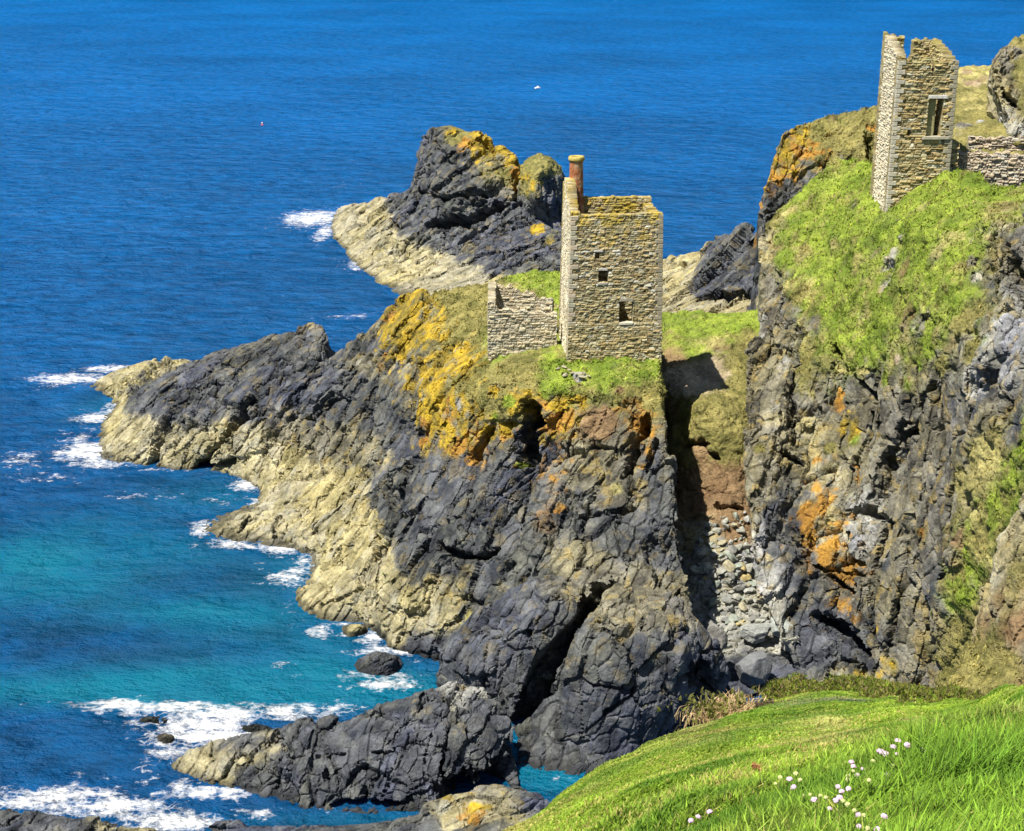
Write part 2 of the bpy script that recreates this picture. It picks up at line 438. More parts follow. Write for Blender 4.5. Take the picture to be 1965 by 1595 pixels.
head_in = [(300,742,5,'k'),(255,765,3,'k'),(380,718,6.6,'k'),(450,700,7.9,'k'),(520,690,9.6,'k'),(580,668,11,'k'),(613,662,11.6,'k'),
 (240,790,2.2,'tk'),(330,785,4.2,'k'),(420,775,6,'k'),(500,750,7.8,'k'),(580,730,9.5,'k'),(650,712,11,'k'),
 (225,845,1.2,'t'),(300,850,2.2,'t'),(400,850,3,'t'),(480,850,3.8,'t'),(540,820,5.5,'r'),(600,790,7.5,'k'),(660,750,10,'k'),(700,700,12.5,'r'),
 (420,885,1,'t'),(500,905,1.6,'t'),(560,880,3,'t'),(620,850,5.5,'r'),(680,810,8.5,'kr'),(730,760,11.5,'k'),(760,700,14,'rk'),
 (530,960,1.2,'t'),(600,950,2.5,'t'),(660,920,5,'t'),(720,880,7.5,'r'),(770,820,10.3,'k'),(790,775,13,'r'),
 (440,1008,1,'t'),(500,1010,1.2,'t'),(570,1010,1.9,'t'),(640,1010,3.2,'t'),(700,1000,5,'t'),(742,960,7,'k'),(800,920,9.5,'k'),
 (630,1080,1.7,'t'),(680,1080,3,'t'),(722,1085,4,'t'),(760,1050,6,'k'),(820,1000,8.3,'k'),
 (620,1140,1.4,'t'),(680,1150,2,'t'),(735,1165,3,'t'),(765,1205,1.6,'tr'),(800,1140,4.5,'tk'),(860,1060,7.5,'k'),(840,1200,2.6,'kt'),(830,1240,1.2,'k'),
 (760,640,15.7,'y'),(850,650,17.6,'yo'),(870,690,17.6,'y'),(920,680,18.8,'yo'),(800,740,15.2,'ry'),(860,740,17.1,'yo'),(940,740,18.8,'o'),
 (830,800,14.1,'y'),(900,800,15.7,'yo'),(960,790,16.8,'yo'),(840,850,12.3,'yk'),(900,880,12.7,'kq'),
 (900,620,19.4,'o'),(850,600,18.8,'yo'),(930,592,20,'o'),(800,610,17,'y'),
 (945,672,19.7,'g'),(1000,680,19.9,'go'),(1070,700,20,'g'),(1150,712,20,'g'),(1235,712,20,'g'),(1000,730,19.2,'o'),(1100,742,19.5,'g'),(1200,742,19.5,'o'),
 (1000,600,20.4,'o'),(1100,640,20.4,'g'),(1190,640,20.4,'g'),(1000,560,20.7,'go'),(1100,560,20.9,'g'),
 (1000,780,17.7,'yo'),(1060,790,17.7,'yo'),(1120,800,17.6,'or'),(1180,795,18,'br'),(1240,800,17.9,'oq'),
 (1000,850,14.2,'k'),(1060,860,14.7,'kq'),(1130,860,15,'r'),(1200,865,15.4,'r'),(1250,880,15.4,'k'),
 (920,940,11.2,'k'),(1000,940,12.2,'k'),(1080,940,12.7,'rk'),(1150,940,13.1,'rk'),(1230,950,13.1,'r'),
 (900,1030,9.2,'k'),(960,1030,9.7,'k'),(1040,1040,10.2,'rk'),(1120,1040,10.6,'kr'),(1200,1050,10.5,'k'),(1265,1060,10.7,'k'),
 (880,1120,6,'rt'),(950,1130,7,'k'),(1030,1118,8.2,'k'),(1100,1112,9,'r'),(1170,1122,9.4,'r'),(1240,1128,9.4,'r'),(1300,1142,9,'r'),
 (1150,1180,8,'kr'),(1300,1190,7.6,'r'),(1230,1230,6.6,'k'),(900,1200,4,'k'),(980,1190,5.6,'k'),(1060,1200,6.5,'k'),
 (880,1280,1.6,'k'),(950,1270,3.2,'k'),(1040,1280,4,'k'),(1120,1280,4.8,'k'),(1200,1290,4.8,'k'),(1310,1285,4.6,'k'),
 (960,1335,1,'k'),(1060,1360,2,'k'),(1150,1370,2.4,'k'),(1250,1360,2,'k'),(1100,1440,.8,'k'),(1040,1420,.9,'k')]
head_cl = [([(1148,1132),(1100,1185),(1015,1240)],34,2.4),([(1075,1232),(1045,1290),(985,1372)],24,2.0),([(1065,1145),(1008,1214)],8,1.2),
 ([(1001,789),(1000,830),(996,868)],30,2.6),([(940,1046),(905,1062),(868,1058),(845,1042)],13,1.3),([(803,964),(755,1040)],15,1.5),([(814,1040),(786,1072)],15,1.5),
 ([(957,995),(1014,916)],7,.8),([(870,850),(828,925)],9,.9),([(930,830),(905,870)],14,1.2),([(1233,806),(1198,903)],15,1.6),([(1255,850),(1240,900)],9,1.0),
 ([(1228,1200),(1215,1330)],5,.6),([(1140,1192),(1220,1196),(1305,1205)],5,.6),([(1285,1215),(1270,1320)],5,.6),
 ([(323,812),(300,850),(286,890)],11,1.4),([(477,766),(430,830),(380,893)],13,1.5),([(440,882),(380,898)],12,1.2),([(624,715),(549,776)],8,1),([(690,720),(620,790),(600,830)],8,1),
 ([(731,965),(727,1060),(722,1175)],7,1.),([(640,760),(600,800)],10,1.1),([(760,700),(700,800)],8,.9),([(580,1130),(620,1160),(690,1130)],5,.5),
 ([(660,960),(600,1020)],6,.5),([(455,1020),(475,990)],7,.7),([(525,1030),(530,990)],6,.6),([(820,1110),(780,1140)],6,.7),([(1180,1330),(1120,1400)],6,.6),
 ([(1085,960),(1060,1020)],7,.6),([(1110,985),(1210,980)],8,.7),([(900,940),(880,1010)],6,.5),([(1090,830),(1070,880)],8,.8),([(1050,1240),(1010,1320)],12,1.0),
 ([(1340,1270),(1385,1310),(1360,1345)],42,2.4),([(1250,1330),(1230,1380)],9,.9),([(1020,850),(1010,900)],10,.8)]
head_sp = [(1030,775,26,'q',.9),(1080,800,22,'q',.7),(1225,800,26,'q',.8),(860,790,28,'q',.8),(1000,760,18,'y',.7),(900,850,26,'q',.6),(1110,770,18,'y',.5),(850,690,45,'y',1),(780,665,35,'y',1),(900,700,25,'y',.9),(830,770,40,'y',.9),(820,830,38,'q',.9),(870,860,25,'q',.9),(900,800,30,'y',.7),(930,830,22,'y',.9),
 (790,590,35,'y',.7),(750,605,20,'q',.8),(1040,800,30,'q',.8),(1060,770,22,'y',.8),(965,830,16,'y',.9),(1215,770,22,'q',.8),(1235,830,22,'q',.9),(1140,820,40,'b',.7),
 (990,745,25,'y',.5),(945,745,25,'y',.7),(975,775,18,'g',.9),(945,800,12,'g',1),(990,886,12,'g',1),(1050,740,25,'g',.9),(1190,745,12,'b',.6),(895,1185,18,'d',.9),
 (1070,965,14,'q',.8),(1040,990,40,'b',.3),(1180,940,20,'d',.5),(740,880,30,'t',.5),(830,1160,60,'t',.6),(700,640,20,'r',.7),(1110,718,16,'w',.9),(1085,715,8,'w',1),
 (880,775,14,'w',.9),(1000,700,45,'o',.6),(740,700,18,'q',.6),(870,640,30,'o',.8),(720,1140,4,'g',1),(735,1100,5,'g',.8),(1100,1180,40,'k',.6)]
tag(build_patch('headland', head_out, head_in, e1=(.55, .45, .75), nrm=(-.1, -.75, .65), clefts=head_cl, spots=head_sp), kind='structure')

tag(build_patch('rock_ledge', [(1150,1140,9.0,'r'),(1180,1116,9.5,'r'),(1240,1118,9.6,'r'),(1305,1136,9.2,'r'),(1322,1180,8.4,'r'),(1384,1232,6.2,'k'),(1402,1288,4.,'k'),(1385,1335,2.4,'k'),(1300,1395,1.2,'k'),(1200,1452,.5,'k'),(1115,1474,0,'k'),(1075,1440,.3,'k'),
 (1062,1390,1.8,'k'),(1082,1300,5.0,'k'),(1118,1215,7.8,'k')],
 [(1160,1185,9.0,'r'),(1235,1188,9.1,'r'),(1300,1196,8.6,'rk'),(1130,1250,7.3,'k'),(1200,1250,7.7,'k'),(1290,1260,7.0,'k'),(1350,1250,6.2,'k'),(1110,1340,4.2,'k'),(1200,1340,4.6,'k'),(1290,1330,4.2,'k'),(1130,1420,1.6,'k'),(1220,1400,2.2,'k')],
 e1=(.35, .3, .9), nrm=(-.1, -.85, .5), seed=51, strata=(1.3, 1., 1.1), blocks=(4.4, 2.2, .9, .38), kmul=.7, back=(.5, 2.5, 5), sm=2, Lc=1.4,
 clefts=[([(1228,1200),(1215,1330)],5,.6),([(1140,1192),(1220,1198),(1320,1205)],5,.5),([(1285,1215),(1270,1320)],5,.6),([(1340,1280),(1385,1310)],30,1.6)], spots=[(1230,1150,50,'r',.8),(1290,1160,25,'t',.3)]), kind='structure')
tag(build_patch('rock_ledge', [(1132,1118,9.2,'r'),(1060,1104,9.1,'kr'),(980,1124,7.8,'k'),(912,1182,5.4,'k'),(862,1252,3,'k'),(834,1298,1,'k'),(858,1330,0,'k'),(930,1356,.3,'k'),(982,1378,.8,'k'),(1002,1316,3.4,'k'),(1030,1252,5.6,'k'),(1098,1184,7.8,'k')],
 [(1050,1160,8.8,'kr'),(975,1215,6.5,'k'),(920,1280,3.8,'k'),(1010,1215,7,'k'),(950,1310,2.9,'k')],
 e1=(.5, .35, .8), nrm=(-.2, -.8, .55), seed=54, strata=(1.6, 1., 1.1), blocks=(4.4, 2., .8, .36), kmul=.7, back=(.5, 2.5, 5), sm=2, Lc=1.4,
 clefts=[([(1065,1145),(1008,1214)],8,.9),([(960,1200),(905,1290)],5,.4)], spots=[(1060,1130,30,'r',.6)]), kind='structure')
gul_out = [(1225,600,19,'g'),(1300,597,19,'g'),(1380,597,19,'g'),(1450,596,19.3,'g'),(1520,600,19.5,'g'),(1525,760,14,'o'),(1525,900,9,'b'),(1530,1050,5,'w'),
 (1540,1180,2.5,'w'),(1550,1290,.6,'k'),(1440,1335,.4,'k'),(1330,1335,.4,'k'),(1250,1250,1.5,'k'),(1235,1100,4,'w'),(1235,950,7,'b'),(1235,800,11,'b'),(1228,700,16,'o')]
gul_in = [(1300,622,18.8,'g'),(1400,638,18.4,'g'),(1330,648,18.3,'g'),(1420,664,17.8,'o'),(1295,690,16.6,'b'),(1350,732,16,'s'),(1290,732,16,'s'),(1420,720,16,'o'),
 (1340,765,16.7,'o'),(1420,790,15.5,'o'),(1350,830,14.3,'o'),(1420,850,13.3,'o'),(1370,880,12.2,'bo'),(1420,940,10.3,'b'),(1380,960,9.6,'br'),(1400,1010,8.1,'b'),
 (1360,1060,7.2,'t'),(1420,1080,6.5,'w'),(1350,1120,5.2,'w'),(1440,1150,4.3,'w'),(1400,1200,2.8,'w'),(1460,1220,2.3,'w'),(1420,1280,1.3,'k')]
tag(build_patch('gully', gul_out, gul_in, e1=(1, .3, 0), nrm=(0, -.4, .9), kmul=.55, seed=3, blocks=(5., 1.8, .8, .35),
    clefts=[([(1310,850),(1350,850),(1370,870)],12,.8),([(1380,965),(1420,970)],10,.8)],
    spots=[(1345,735,25,'s',.9),(1420,610,40,'g',.9),(1340,620,40,'g',.9),(1380,655,20,'b',.5),(1410,800,30,'g',.4),(1330,800,20,'g',.5),(1340,860,25,'b',.6),(1330,1020,30,'t',.8)]), kind='structure')

cl_out = [(1505,1345,0,'k'),(1522,1280,2,'k'),(1500,1230,3.6,'w'),(1470,1150,6,'w'),(1452,1050,8.5,'w'),(1436,950,11,'r'),(1430,850,14,'r'),(1432,760,16.6,'r'),(1440,690,18.6,'r'),
 (1450,620,20.7,'w'),(1455,540,23,'r'),(1450,470,25,'t'),(1456,428,26.6,'k'),(1475,425,27,'o'),(1500,392,28.3,'go'),(1550,345,30.5,'g'),(1600,310,32,'g'),(1640,305,32.3,'g'),(1690,318,125,'g'),(1722,330,122,'g'),
 (1742,372,115,'g'),(1762,362,114.3,'g'),(1800,338,114.2,'g'),(1832,322,112,'g'),(1865,325,110,'g'),(1893,350,108,'g'),(1930,356,107,'g'),(1970,346,106,'g'),(2060,330,104,'g'),
 (2070,400,36,'r'),(2070,600,32,'r'),(2070,800,27,'r'),(2070,1000,21,'o'),(2070,1200,14,'o'),(2050,1420,7,'o'),(1900,1420,4,'o'),(1750,1410,2,'o'),(1600,1390,.5,'k')]
cl_in = [(1520,450,26.8,'g'),(1600,400,29.3,'g'),(1650,360,31,'g'),(1560,500,25.5,'g'),(1500,540,24,'go'),(1650,450,29,'g'),(1702,475,28.5,'gw'),(1700,430,30,'g'),(1600,560,24.5,'g'),
 (1700,560,26.5,'go'),(1760,450,31,'g'),(1850,400,33,'g'),(1920,450,33,'ro'),(1820,520,30,'g'),(1900,550,29.5,'ko'),(1960,490,32,'r'),(1500,620,21,'r'),(1560,640,21.5,'go'),
 (1640,650,22.5,'g'),(1740,640,24.8,'go'),(1850,640,27.5,'gr'),(1950,650,29,'w'),(1480,740,17.5,'rw'),(1560,740,18,'ro'),(1640,750,19,'rk'),(1740,740,21.5,'ro'),(1850,760,24,'rk'),
 (1960,760,26.5,'kr'),(1480,870,13.5,'kr'),(1560,870,14,'rt'),(1640,870,15,'ro'),(1730,850,17,'r'),(1830,870,20,'kr'),(1900,900,21.5,'od'),(1965,880,23.5,'g'),(1500,1000,10,'k'),
 (1570,1000,11,'qtr'),(1650,990,12,'w'),(1740,1000,14,'r'),(1830,1000,16.5,'or'),(1900,1010,18,'g'),(1960,980,20,'g'),(1520,1120,6.7,'k'),(1600,1110,8,'qrr'),(1680,1120,9,'r'),
 (1770,1120,11,'kr'),(1850,1120,13.5,'g'),(1900,1120,15,'o'),(1560,1240,3.6,'k'),(1640,1230,5,'k'),(1720,1220,6.5,'kr'),(1800,1230,8,'or'),(1870,1230,10,'o'),
 (1560,1330,.8,'r'),(1650,1345,1.5,'ty'),(1750,1350,3,'r'),(1850,1350,5,'o'),(1960,1350,8,'o')]
cl_cl = [([(1740,830),(1715,880),(1690,955)],28,3),([(1630,985),(1665,970),(1700,1000)],14,1.4),([(1505,1265),(1525,1330)],30,2.4),([(1575,1180),(1650,1240)],22,1.8),
 ([(1540,640),(1520,740),(1525,850)],12,1.4),([(1500,860),(1535,885)],10,1.2),([(1780,735),(1745,830)],9,1),([(1620,1130),(1580,1100)],10,1.1),([(1950,500),(1958,570)],30,2.6),([(1590,770),(1600,700)],10,1),([(1640,720),(1680,760)],9,.9),
 ([(1700,1010),(1670,1120),(1680,1210)],9,1),([(1770,930),(1740,1010)],7,.7),([(1620,700),(1600,660)],14,1.2),([(1560,1080),(1650,1100)],8,.8),
 ([(1700,720),(1730,790)],9,1),([(1450,500),(1460,600)],9,1),([(1960,640),(1950,760)],6,.7),([(1905,440),(1915,570)],10,1.2),([(1720,1160),(1700,1260)],8,.9),([(1640,880),(1650,960)],7,.8)]
cl_sp = [(1475,800,28,'t',.45),(1560,810,30,'t',.4),(1600,905,28,'t',.5),(1820,820,50,'w',.35),(1880,800,40,'r',.6),(1800,900,30,'r',.5),(1590,860,14,'o',.8),(1460,860,16,'o',.6),(1800,700,30,'o',.7),(1540,700,18,'o',.6),(1760,700,18,'g',.6),(1680,790,25,'r',.5),(1830,1080,25,'r',.6),(1770,1230,30,'t',.35),(1710,1280,20,'o',.6),(1480,960,20,'t',.4),(1550,975,30,'q',.6),(1540,1020,22,'q',.6),(1590,1050,24,'q',.3),(1620,1090,28,'q',.55),(1670,1180,20,'k',.7),(1670,985,28,'w',1),(1640,960,20,'w',.6),(1860,740,45,'w',.5),(1930,700,50,'w',.3),
 (1710,495,26,'w',.9),(1695,545,18,'w',.9),(1730,455,14,'w',.6),(1860,500,14,'r',.8),(1780,600,16,'r',.6),(1600,470,22,'d',.7),(1660,600,40,'d',.5),(1800,480,35,'d',.5),(1560,620,20,'r',.5),(1870,530,15,'w',.7),(1610,770,22,'q',.35),(1630,820,28,'y',.35),(1640,840,15,'g',.7),(1720,690,10,'s',.9),(1700,730,20,'g',.6),(1740,740,20,'g',.5),
 (1600,600,40,'g',.7),(1540,560,30,'o',.6),(1850,610,50,'o',.6),(1870,670,30,'o',.7),(1780,650,40,'g',.6),(1890,880,45,'d',.9),(1850,930,30,'d',.8),(1940,900,20,'g',.9),
 (1915,970,18,'g',1),(1760,1020,14,'q',.8),(1850,1160,25,'g',.8),(1790,1180,20,'g',.6),(1660,1310,12,'y',.9),(1640,1290,14,'y',.5),(1600,1300,30,'w',.4),(1470,640,18,'w',.8),(1450,500,15,'s',.7),(1500,700,22,'w',.4),
 (1880,1040,40,'o',.7),(1800,1150,40,'k',.4),(1700,1080,25,'k',.7),(1480,1050,22,'k',.9),(1455,1000,12,'w',.7),(1740,930,30,'w',.3),(1930,830,35,'k',.4),(1930,430,20,'t',.6),(1590,1000,20,'d',.5)]
tag(build_patch('cliff', cl_out, cl_in, e1=(.2, .35, .9), nrm=(-.4, -.8, .4), clefts=cl_cl, spots=cl_sp, seed=5, strata=(2.4, 1., 2.0), kmul=1.0), kind='structure')

tag(build_patch('lichen_spur', [(1462,432,132,'k'),(1458,390,134,'k'),(1466,350,135,'q'),(1480,310,136,'y'),(1497,254,138,'y'),(1530,240,139,'yo'),(1580,222,140,'o'),(1640,208,141,'o'),(1690,198,141,'o'),
  (1760,190,141,'o'),(1760,380,134,'o'),(1600,430,132,'r'),(1480,470,131,'r')],
 [(1520,290,136.5,'qy'),(1600,260,138.5,'o'),(1560,330,135,'ok'),(1650,290,136.5,'ko'),(1500,360,134.2,'bk'),(1500,410,132.5,'k')],
 e1=(.2, .3, .9), nrm=(-.6, -.8, .3), seed=9, kmul=.9, clefts=[([(1475,400),(1500,410)],20,1.6),([(1660,260),(1670,310)],14,1.2)],
 spots=[(1500,290,28,'y',1),(1490,320,22,'q',.8),(1535,280,14,'q',1),(1670,240,12,'q',.8),(1600,235,40,'g',.4)]), kind='structure')

tag(build_patch('far_shore_rock', [(1262,512,176,'t'),(1300,487,178,'t'),(1345,481,176,'t'),(1380,455,165,'k'),(1430,441,160,'k'),(1475,436,155,'k'),(1510,560,150,'k'),(1500,625,145,'t'),(1260,625,150,'t'),(1240,570,165,'t')],
 [(1340,560,158,'k'),(1400,510,157,'k'),(1325,520,168,'t'),(1400,590,147,'t'),(1300,560,160,'t'),(1370,490,160,'k'),(1340,585,150,'t')],
 e1=(.8, .2, .5), nrm=(-.2, -.8, .5), seed=12, kmul=.8, clefts=[([(1345,572),(1400,568),(1450,560)],24,3.0),([(1310,500),(1320,510)],8,.9)],
 spots=[(1390,500,45,'k',1),(1360,535,30,'k',1),(1420,460,30,'k',1),(1400,592,40,'t',.9),(1440,590,10,'k',1)]), kind='structure')

st_out = [(636,432,0,'t'),(640,410,1.2,'t'),(650,398,2.2,'t'),(700,385,4,'t'),(745,387,6,'tk'),(770,372,9,'k'),(797,357,11,'k'),(800,300,15.5,'k'),(806,258,19,'k'),(830,242,21,'kr'),(870,242,21,'o'),(900,252,20.1,'o'),
 (925,262,19.6,'y'),(960,280,18.3,'y'),(985,300,16.8,'y'),(1000,335,14.4,'o'),(1020,352,13.4,'k'),(1060,360,13,'k'),(1095,372,12,'k'),(1110,400,10,'k'),(1130,500,5,'k'),(1130,560,2,'k'),
 (1060,605,0,'t'),(960,592,0,'t'),(870,590,0,'t'),(800,575,0,'t'),(758,560,0,'t'),(720,540,0,'t'),(690,515,0,'t'),(665,485,0,'t'),(642,460,0,'t')]
st_in = [(690,430,3,'t'),(750,430,5.5,'kt'),(820,380,10.5,'k'),(830,300,16.5,'k'),(880,320,15.5,'k'),(940,330,15.2,'ro'),(980,380,12,'kr'),(1040,400,10.5,'k'),(820,440,6,'k'),(900,430,7.8,'k'),
 (1000,450,7.2,'k'),(1050,430,8.6,'ko'),(740,490,2.2,'t'),(820,510,2.2,'t'),(900,500,3.8,'tk'),(980,500,4.8,'k'),(1060,500,5.2,'k'),(860,550,1,'t'),(930,550,1.7,'t'),(1020,550,3,'kt'),(900,380,11.5,'k')]
st_cl = [([(990,320),(1010,350),(1018,400)],12,1.4),([(800,362),(850,380),(930,370)],9,1.4),([(830,430),(900,415),(960,385)],14,2.4),([(885,460),(930,430)],8,1.4),([(750,420),(775,445)],6,1.2),([(925,280),(935,290)],14,1.4),
 ([(1050,370),(1075,400)],36,2.0),([(940,520),(930,530)],10,1.4),([(995,340),(985,380)],8,1.4)]
st_sp = [(930,280,22,'y',.6),(960,300,22,'y',.8),(985,330,15,'q',.6),(900,280,25,'q',.5),(870,252,14,'y',.7),(1000,350,20,'q',.5),(1030,432,18,'y',1),(1050,450,14,'y',.8),
 (940,440,60,'k',1),(840,400,55,'k',1),(1000,480,50,'k',.9),(1060,380,40,'k',1),(720,440,40,'t',.9),(800,520,60,'t',.9),(1060,500,30,'k',1),(900,470,40,'r',.5)]
stk = build_patch('sea_stack', st_out, st_in, e1=(.8, .3, .35), nrm=(-.2, -.8, .5), seed=15, kmul=.85, clefts=st_cl, spots=st_sp, blocks=(9., 3.6, 1.6, .7), back=(2.5, 7, 12))
tag(stk, 'big dark sea stack behind the engine house with yellow lichen top and tan tidal skirt', 'rock')

knob = build_patch('sea_stack', [(1000,420,226,'k'),(996,370,227,'ko'),(1001,325,228,'yo'),(1014,302,229,'o'),(1034,293,229,'o'),(1056,298,230,'o'),(1076,316,231,'o'),(1090,342,232,'k'),(1100,400,232,'k'),(1100,450,230,'k'),(1050,450,222,'k')],
 [(1015,350,222,'yo'),(1036,330,220,'o'),(1038,380,218,'ok'),(1062,350,225,'k'),(1065,400,223,'k')], e1=(.1, .2, .95), nrm=(-.3, -.8, .4), seed=16, kmul=.7, back=(2, 6, 9), blocks=(5, 2.2, 1., .5), floor=3)
tag(knob, 'smaller rounded olive topped rock knob directly behind the brick chimney', 'rock')
rf_out = [(335,1472,0,'tk'),(372,1440,.6,'tk'),(440,1425,1.2,'tkk'),(520,1405,1.8,'tk'),(560,1402,2.2,'k'),(632,1385,2.8,'k'),(640,1392,2.6,'k'),(700,1375,3.2,'k'),(720,1362,3.4,'k'),(760,1352,3.5,'k'),(820,1340,3.7,'k'),(872,1328,3.9,'w'),(938,1333,4,'w'),
 (950,1352,3.8,'k'),(985,1380,3.2,'k'),(988,1430,2.2,'k'),(994,1500,.5,'k'),(1030,1522,0,'k'),(960,1540,0,'k'),(880,1550,0,'k'),(800,1557,0,'k'),(700,1562,0,'k'),(600,1552,0,'k'),(530,1542,0,'k'),(480,1532,0,'k'),(430,1508,0,'kt'),(380,1496,0,'t')]
rf_in = [(450,1470,1.3,'tk'),(550,1450,2.3,'kt'),(520,1500,1.1,'k'),(650,1430,3,'k'),(640,1500,1.7,'k'),(750,1420,3.6,'k'),(760,1500,2,'k'),(850,1400,4,'k'),(880,1480,2.6,'k'),(930,1420,3.8,'k'),(940,1492,1.2,'k'),(570,1530,.7,'k'),(700,1530,.9,'k')]
rf_cl = [([(560,1408),(525,1505)],7,.7),([(638,1392),(622,1490)],8,.8),([(730,1372),(690,1530)],8,.8),([(812,1348),(775,1440)],8,.8),([(870,1500),(940,1500),(975,1445)],44,2.2),([(480,1430),(430,1490)],5,.4),
 ([(860,1400),(840,1470),(850,1520)],8,.8),([(720,1450),(800,1430),(860,1440)],5,.5),([(560,1460),(660,1450)],5,.4),([(650,1540),(760,1540)],14,1)]
reef = build_patch('reef', rf_out, rf_in, e1=(.35, .75, .35), nrm=(-.1, -.6, .75), seed=18, clefts=rf_cl, blocks=(4.5, 2., .9, .38), strata=(1.7, 1., 1.2), kmul=1.0, zfade=1.0,
  spots=[(870,1335,25,'w',.4),(430,1450,40,'t',.25),(480,1490,25,'k',.6),(630,1550,10,'w',.9)])
tag(reef, 'long cracked black slate reef with white surf on its left side', 'rock')
r1 = build_patch('shore_rock', [(-80,1562,0,'k'),(-20,1552,.8,'k'),(20,1553,1,'k'),(60,1553,1.1,'k'),(150,1566,1,'kt'),(260,1582,.8,'kt'),(330,1592,.4,'t'),(400,1625,0,'t'),(200,1665,0,'k'),(-80,1665,0,'k')],
 [(50,1600,1.5,'kt'),(200,1618,1.2,'kt'),(-20,1600,1.3,'k')], e1=(.7, .7, .1), nrm=(0, -.5, .8), seed=21, kmul=.9, zfade=1., blocks=(4, 1.6, .8, .35))
tag(r1, 'low black and olive rock ledge below the surf in the bottom left corner', 'rock')
r2 = build_patch('shore_rock', [(392,1590,0,'k'),(412,1577,.8,'k'),(450,1573,1,'k'),(468,1590,.6,'k'),(560,1590,.6,'k'),(640,1580,.9,'k'),(700,1578,1,'k'),(800,1562,1.2,'k'),(818,1535,2.4,'rw'),(870,1516,3,'rw'),(950,1511,3.2,'ry'),(1000,1518,3,'ry'),
 (1036,1522,2.6,'k'),(1070,1560,1.5,'k'),(1060,1690,1,'k'),(400,1690,0,'k')],
 [(880,1562,2.6,'t'),(960,1562,2.9,'rt'),(700,1625,1.4,'k'),(550,1625,1,'k'),(850,1640,2,'k')], e1=(.8, .3, .2), nrm=(0, -.5, .8), seed=22, kmul=.6, blocks=(4, 1.6, .8, .35), zfade=1.,
 spots=[(850,1545,22,'w',.6),(950,1540,40,'t',.4),(920,1545,30,'y',.35),(900,1575,30,'q',.4),(1015,1530,18,'k',1),(870,1570,25,'t',.7)])
tag(r2, 'tan and yellow lichened shore rock beside the foreground grass slope', 'rock')

def islet(cx, cy, w, h, ht, cover, seed, label):
    n = 10; out = []
    for k in range(n):
        a = 2*math.pi*k/n; r = .8+.35*random.random()
        x = cx+w*.5*r*math.cos(a); y = cy+h*.5*r*math.sin(a)
        out.append((x, y, 0, cover))
    inn = [(cx, cy-h*.32, ht, cover), (cx+w*.22, cy-h*.2, ht*.85, cover), (cx-w*.22, cy-h*.15, ht*.6, cover)]
    o = build_patch('sea_rock', out, inn, e1=(.8, .5, .2), nrm=(0, -.5, .8), seed=seed, kmul=1.0, blocks=(1.6, .8, .4, .2), Lc=.8, sm=1, zfade=.5, LOD=.0007, back=(1, 2, 3))
    return tag(o, label, 'rock')
islet(728,1272,100,44,1.1,'k',31,'larger wet black rock awash below the tan cliff foot')
islet(680,1208,60,22,.8,'pt',32,'small weedy brown rock tucked against the tan cliff foot')
islet(297,1383,75,18,.6,'p',33,'leftmost flat black rock breaking through the surf')
islet(488,1397,70,20,.6,'p',34,'flat black rock in the surf just above the reef')
islet(318,1418,42,18,.7,'r',35,'small brown rock in the white surf left of the reef')

tag(build_patch('near_bank', [(2070,900,56,'t'),(1990,945,57,'t'),(1950,985,58,'t'),(1922,1025,58,'t'),(1912,1090,57,'t'),(1900,1160,56,'bt'),(1885,1230,55.5,'bo'),(1840,1290,55,'o'),(1760,1345,54.5,'o'),(1760,1420,53.5,'o'),(2070,1420,50,'b')],
 [(1965,1040,55.5,'ot'),(1950,1150,54,'or'),(1930,1250,53.4,'ro'),(2010,1200,52.5,'br'),(1880,1300,53.2,'o')], e1=(.3, .3, .9), nrm=(-.4, -.8, .4), seed=25, kmul=1.3, blocks=(3, 1.4, .7, .3), back=(1.6, 5, 8),
 spots=[(1940,1040,30,'t',.6),(1950,1210,40,'b',.5),(1880,1290,30,'o',.7)], floor=15), kind='structure')

tag(build_patch('path', [(1790,124,150,'do'),(1840,125,150,'do'),(1925,126,150,'do'),(2060,128,150,'do'),(2070,290,122,'o'),(1830,345,116.5,'o'),(1790,335,120,'o'),(1780,230,130,'o')],
 [(1870,170,141,'do'),(1860,215,131,'od'),(1900,240,127,'o'),(1865,265,122.5,'o'),(1930,290,119.5,'do'),(1850,245,125.5,'ro'),(1950,230,126,'o')], e1=(1,0,0), nrm=(0,-.3,.9), seed=26, kmul=.35,
 spots=[(1870,160,32,'sb',.8),(1855,140,20,'sb',.8),(1900,150,22,'sb',.7),(1880,205,30,'d',.5),(1850,245,18,'r',.8),(1880,238,12,'w',.6),(1930,285,30,'do',.9)]), kind='structure')
tag(build_patch('outcrop', [(1925,275,121,'o'),(1935,230,123,'w'),(1912,180,125,'t'),(1900,150,126,'t'),(1903,115,127,'r'),(1918,98,128,'r'),(1945,80,129,'o'),(1975,66,130,'o'),(2080,40,130,'o'),(2080,290,117,'o')],
 [(1930,140,125.5,'rt'),(1960,130,125.5,'o'),(1960,200,122.5,'ro'),(2010,150,124,'o'),(1950,250,120.5,'w')], e1=(.3,.2,.9), nrm=(-.6,-.7,.4), seed=27, kmul=1.0, blocks=(4, 2, .9, .4),
 spots=[(1915,155,18,'t',1),(1925,175,12,'t',.9),(1945,100,25,'r',.8)], clefts=[([(1920,170),(1945,195)],10,1.)]), kind='structure')

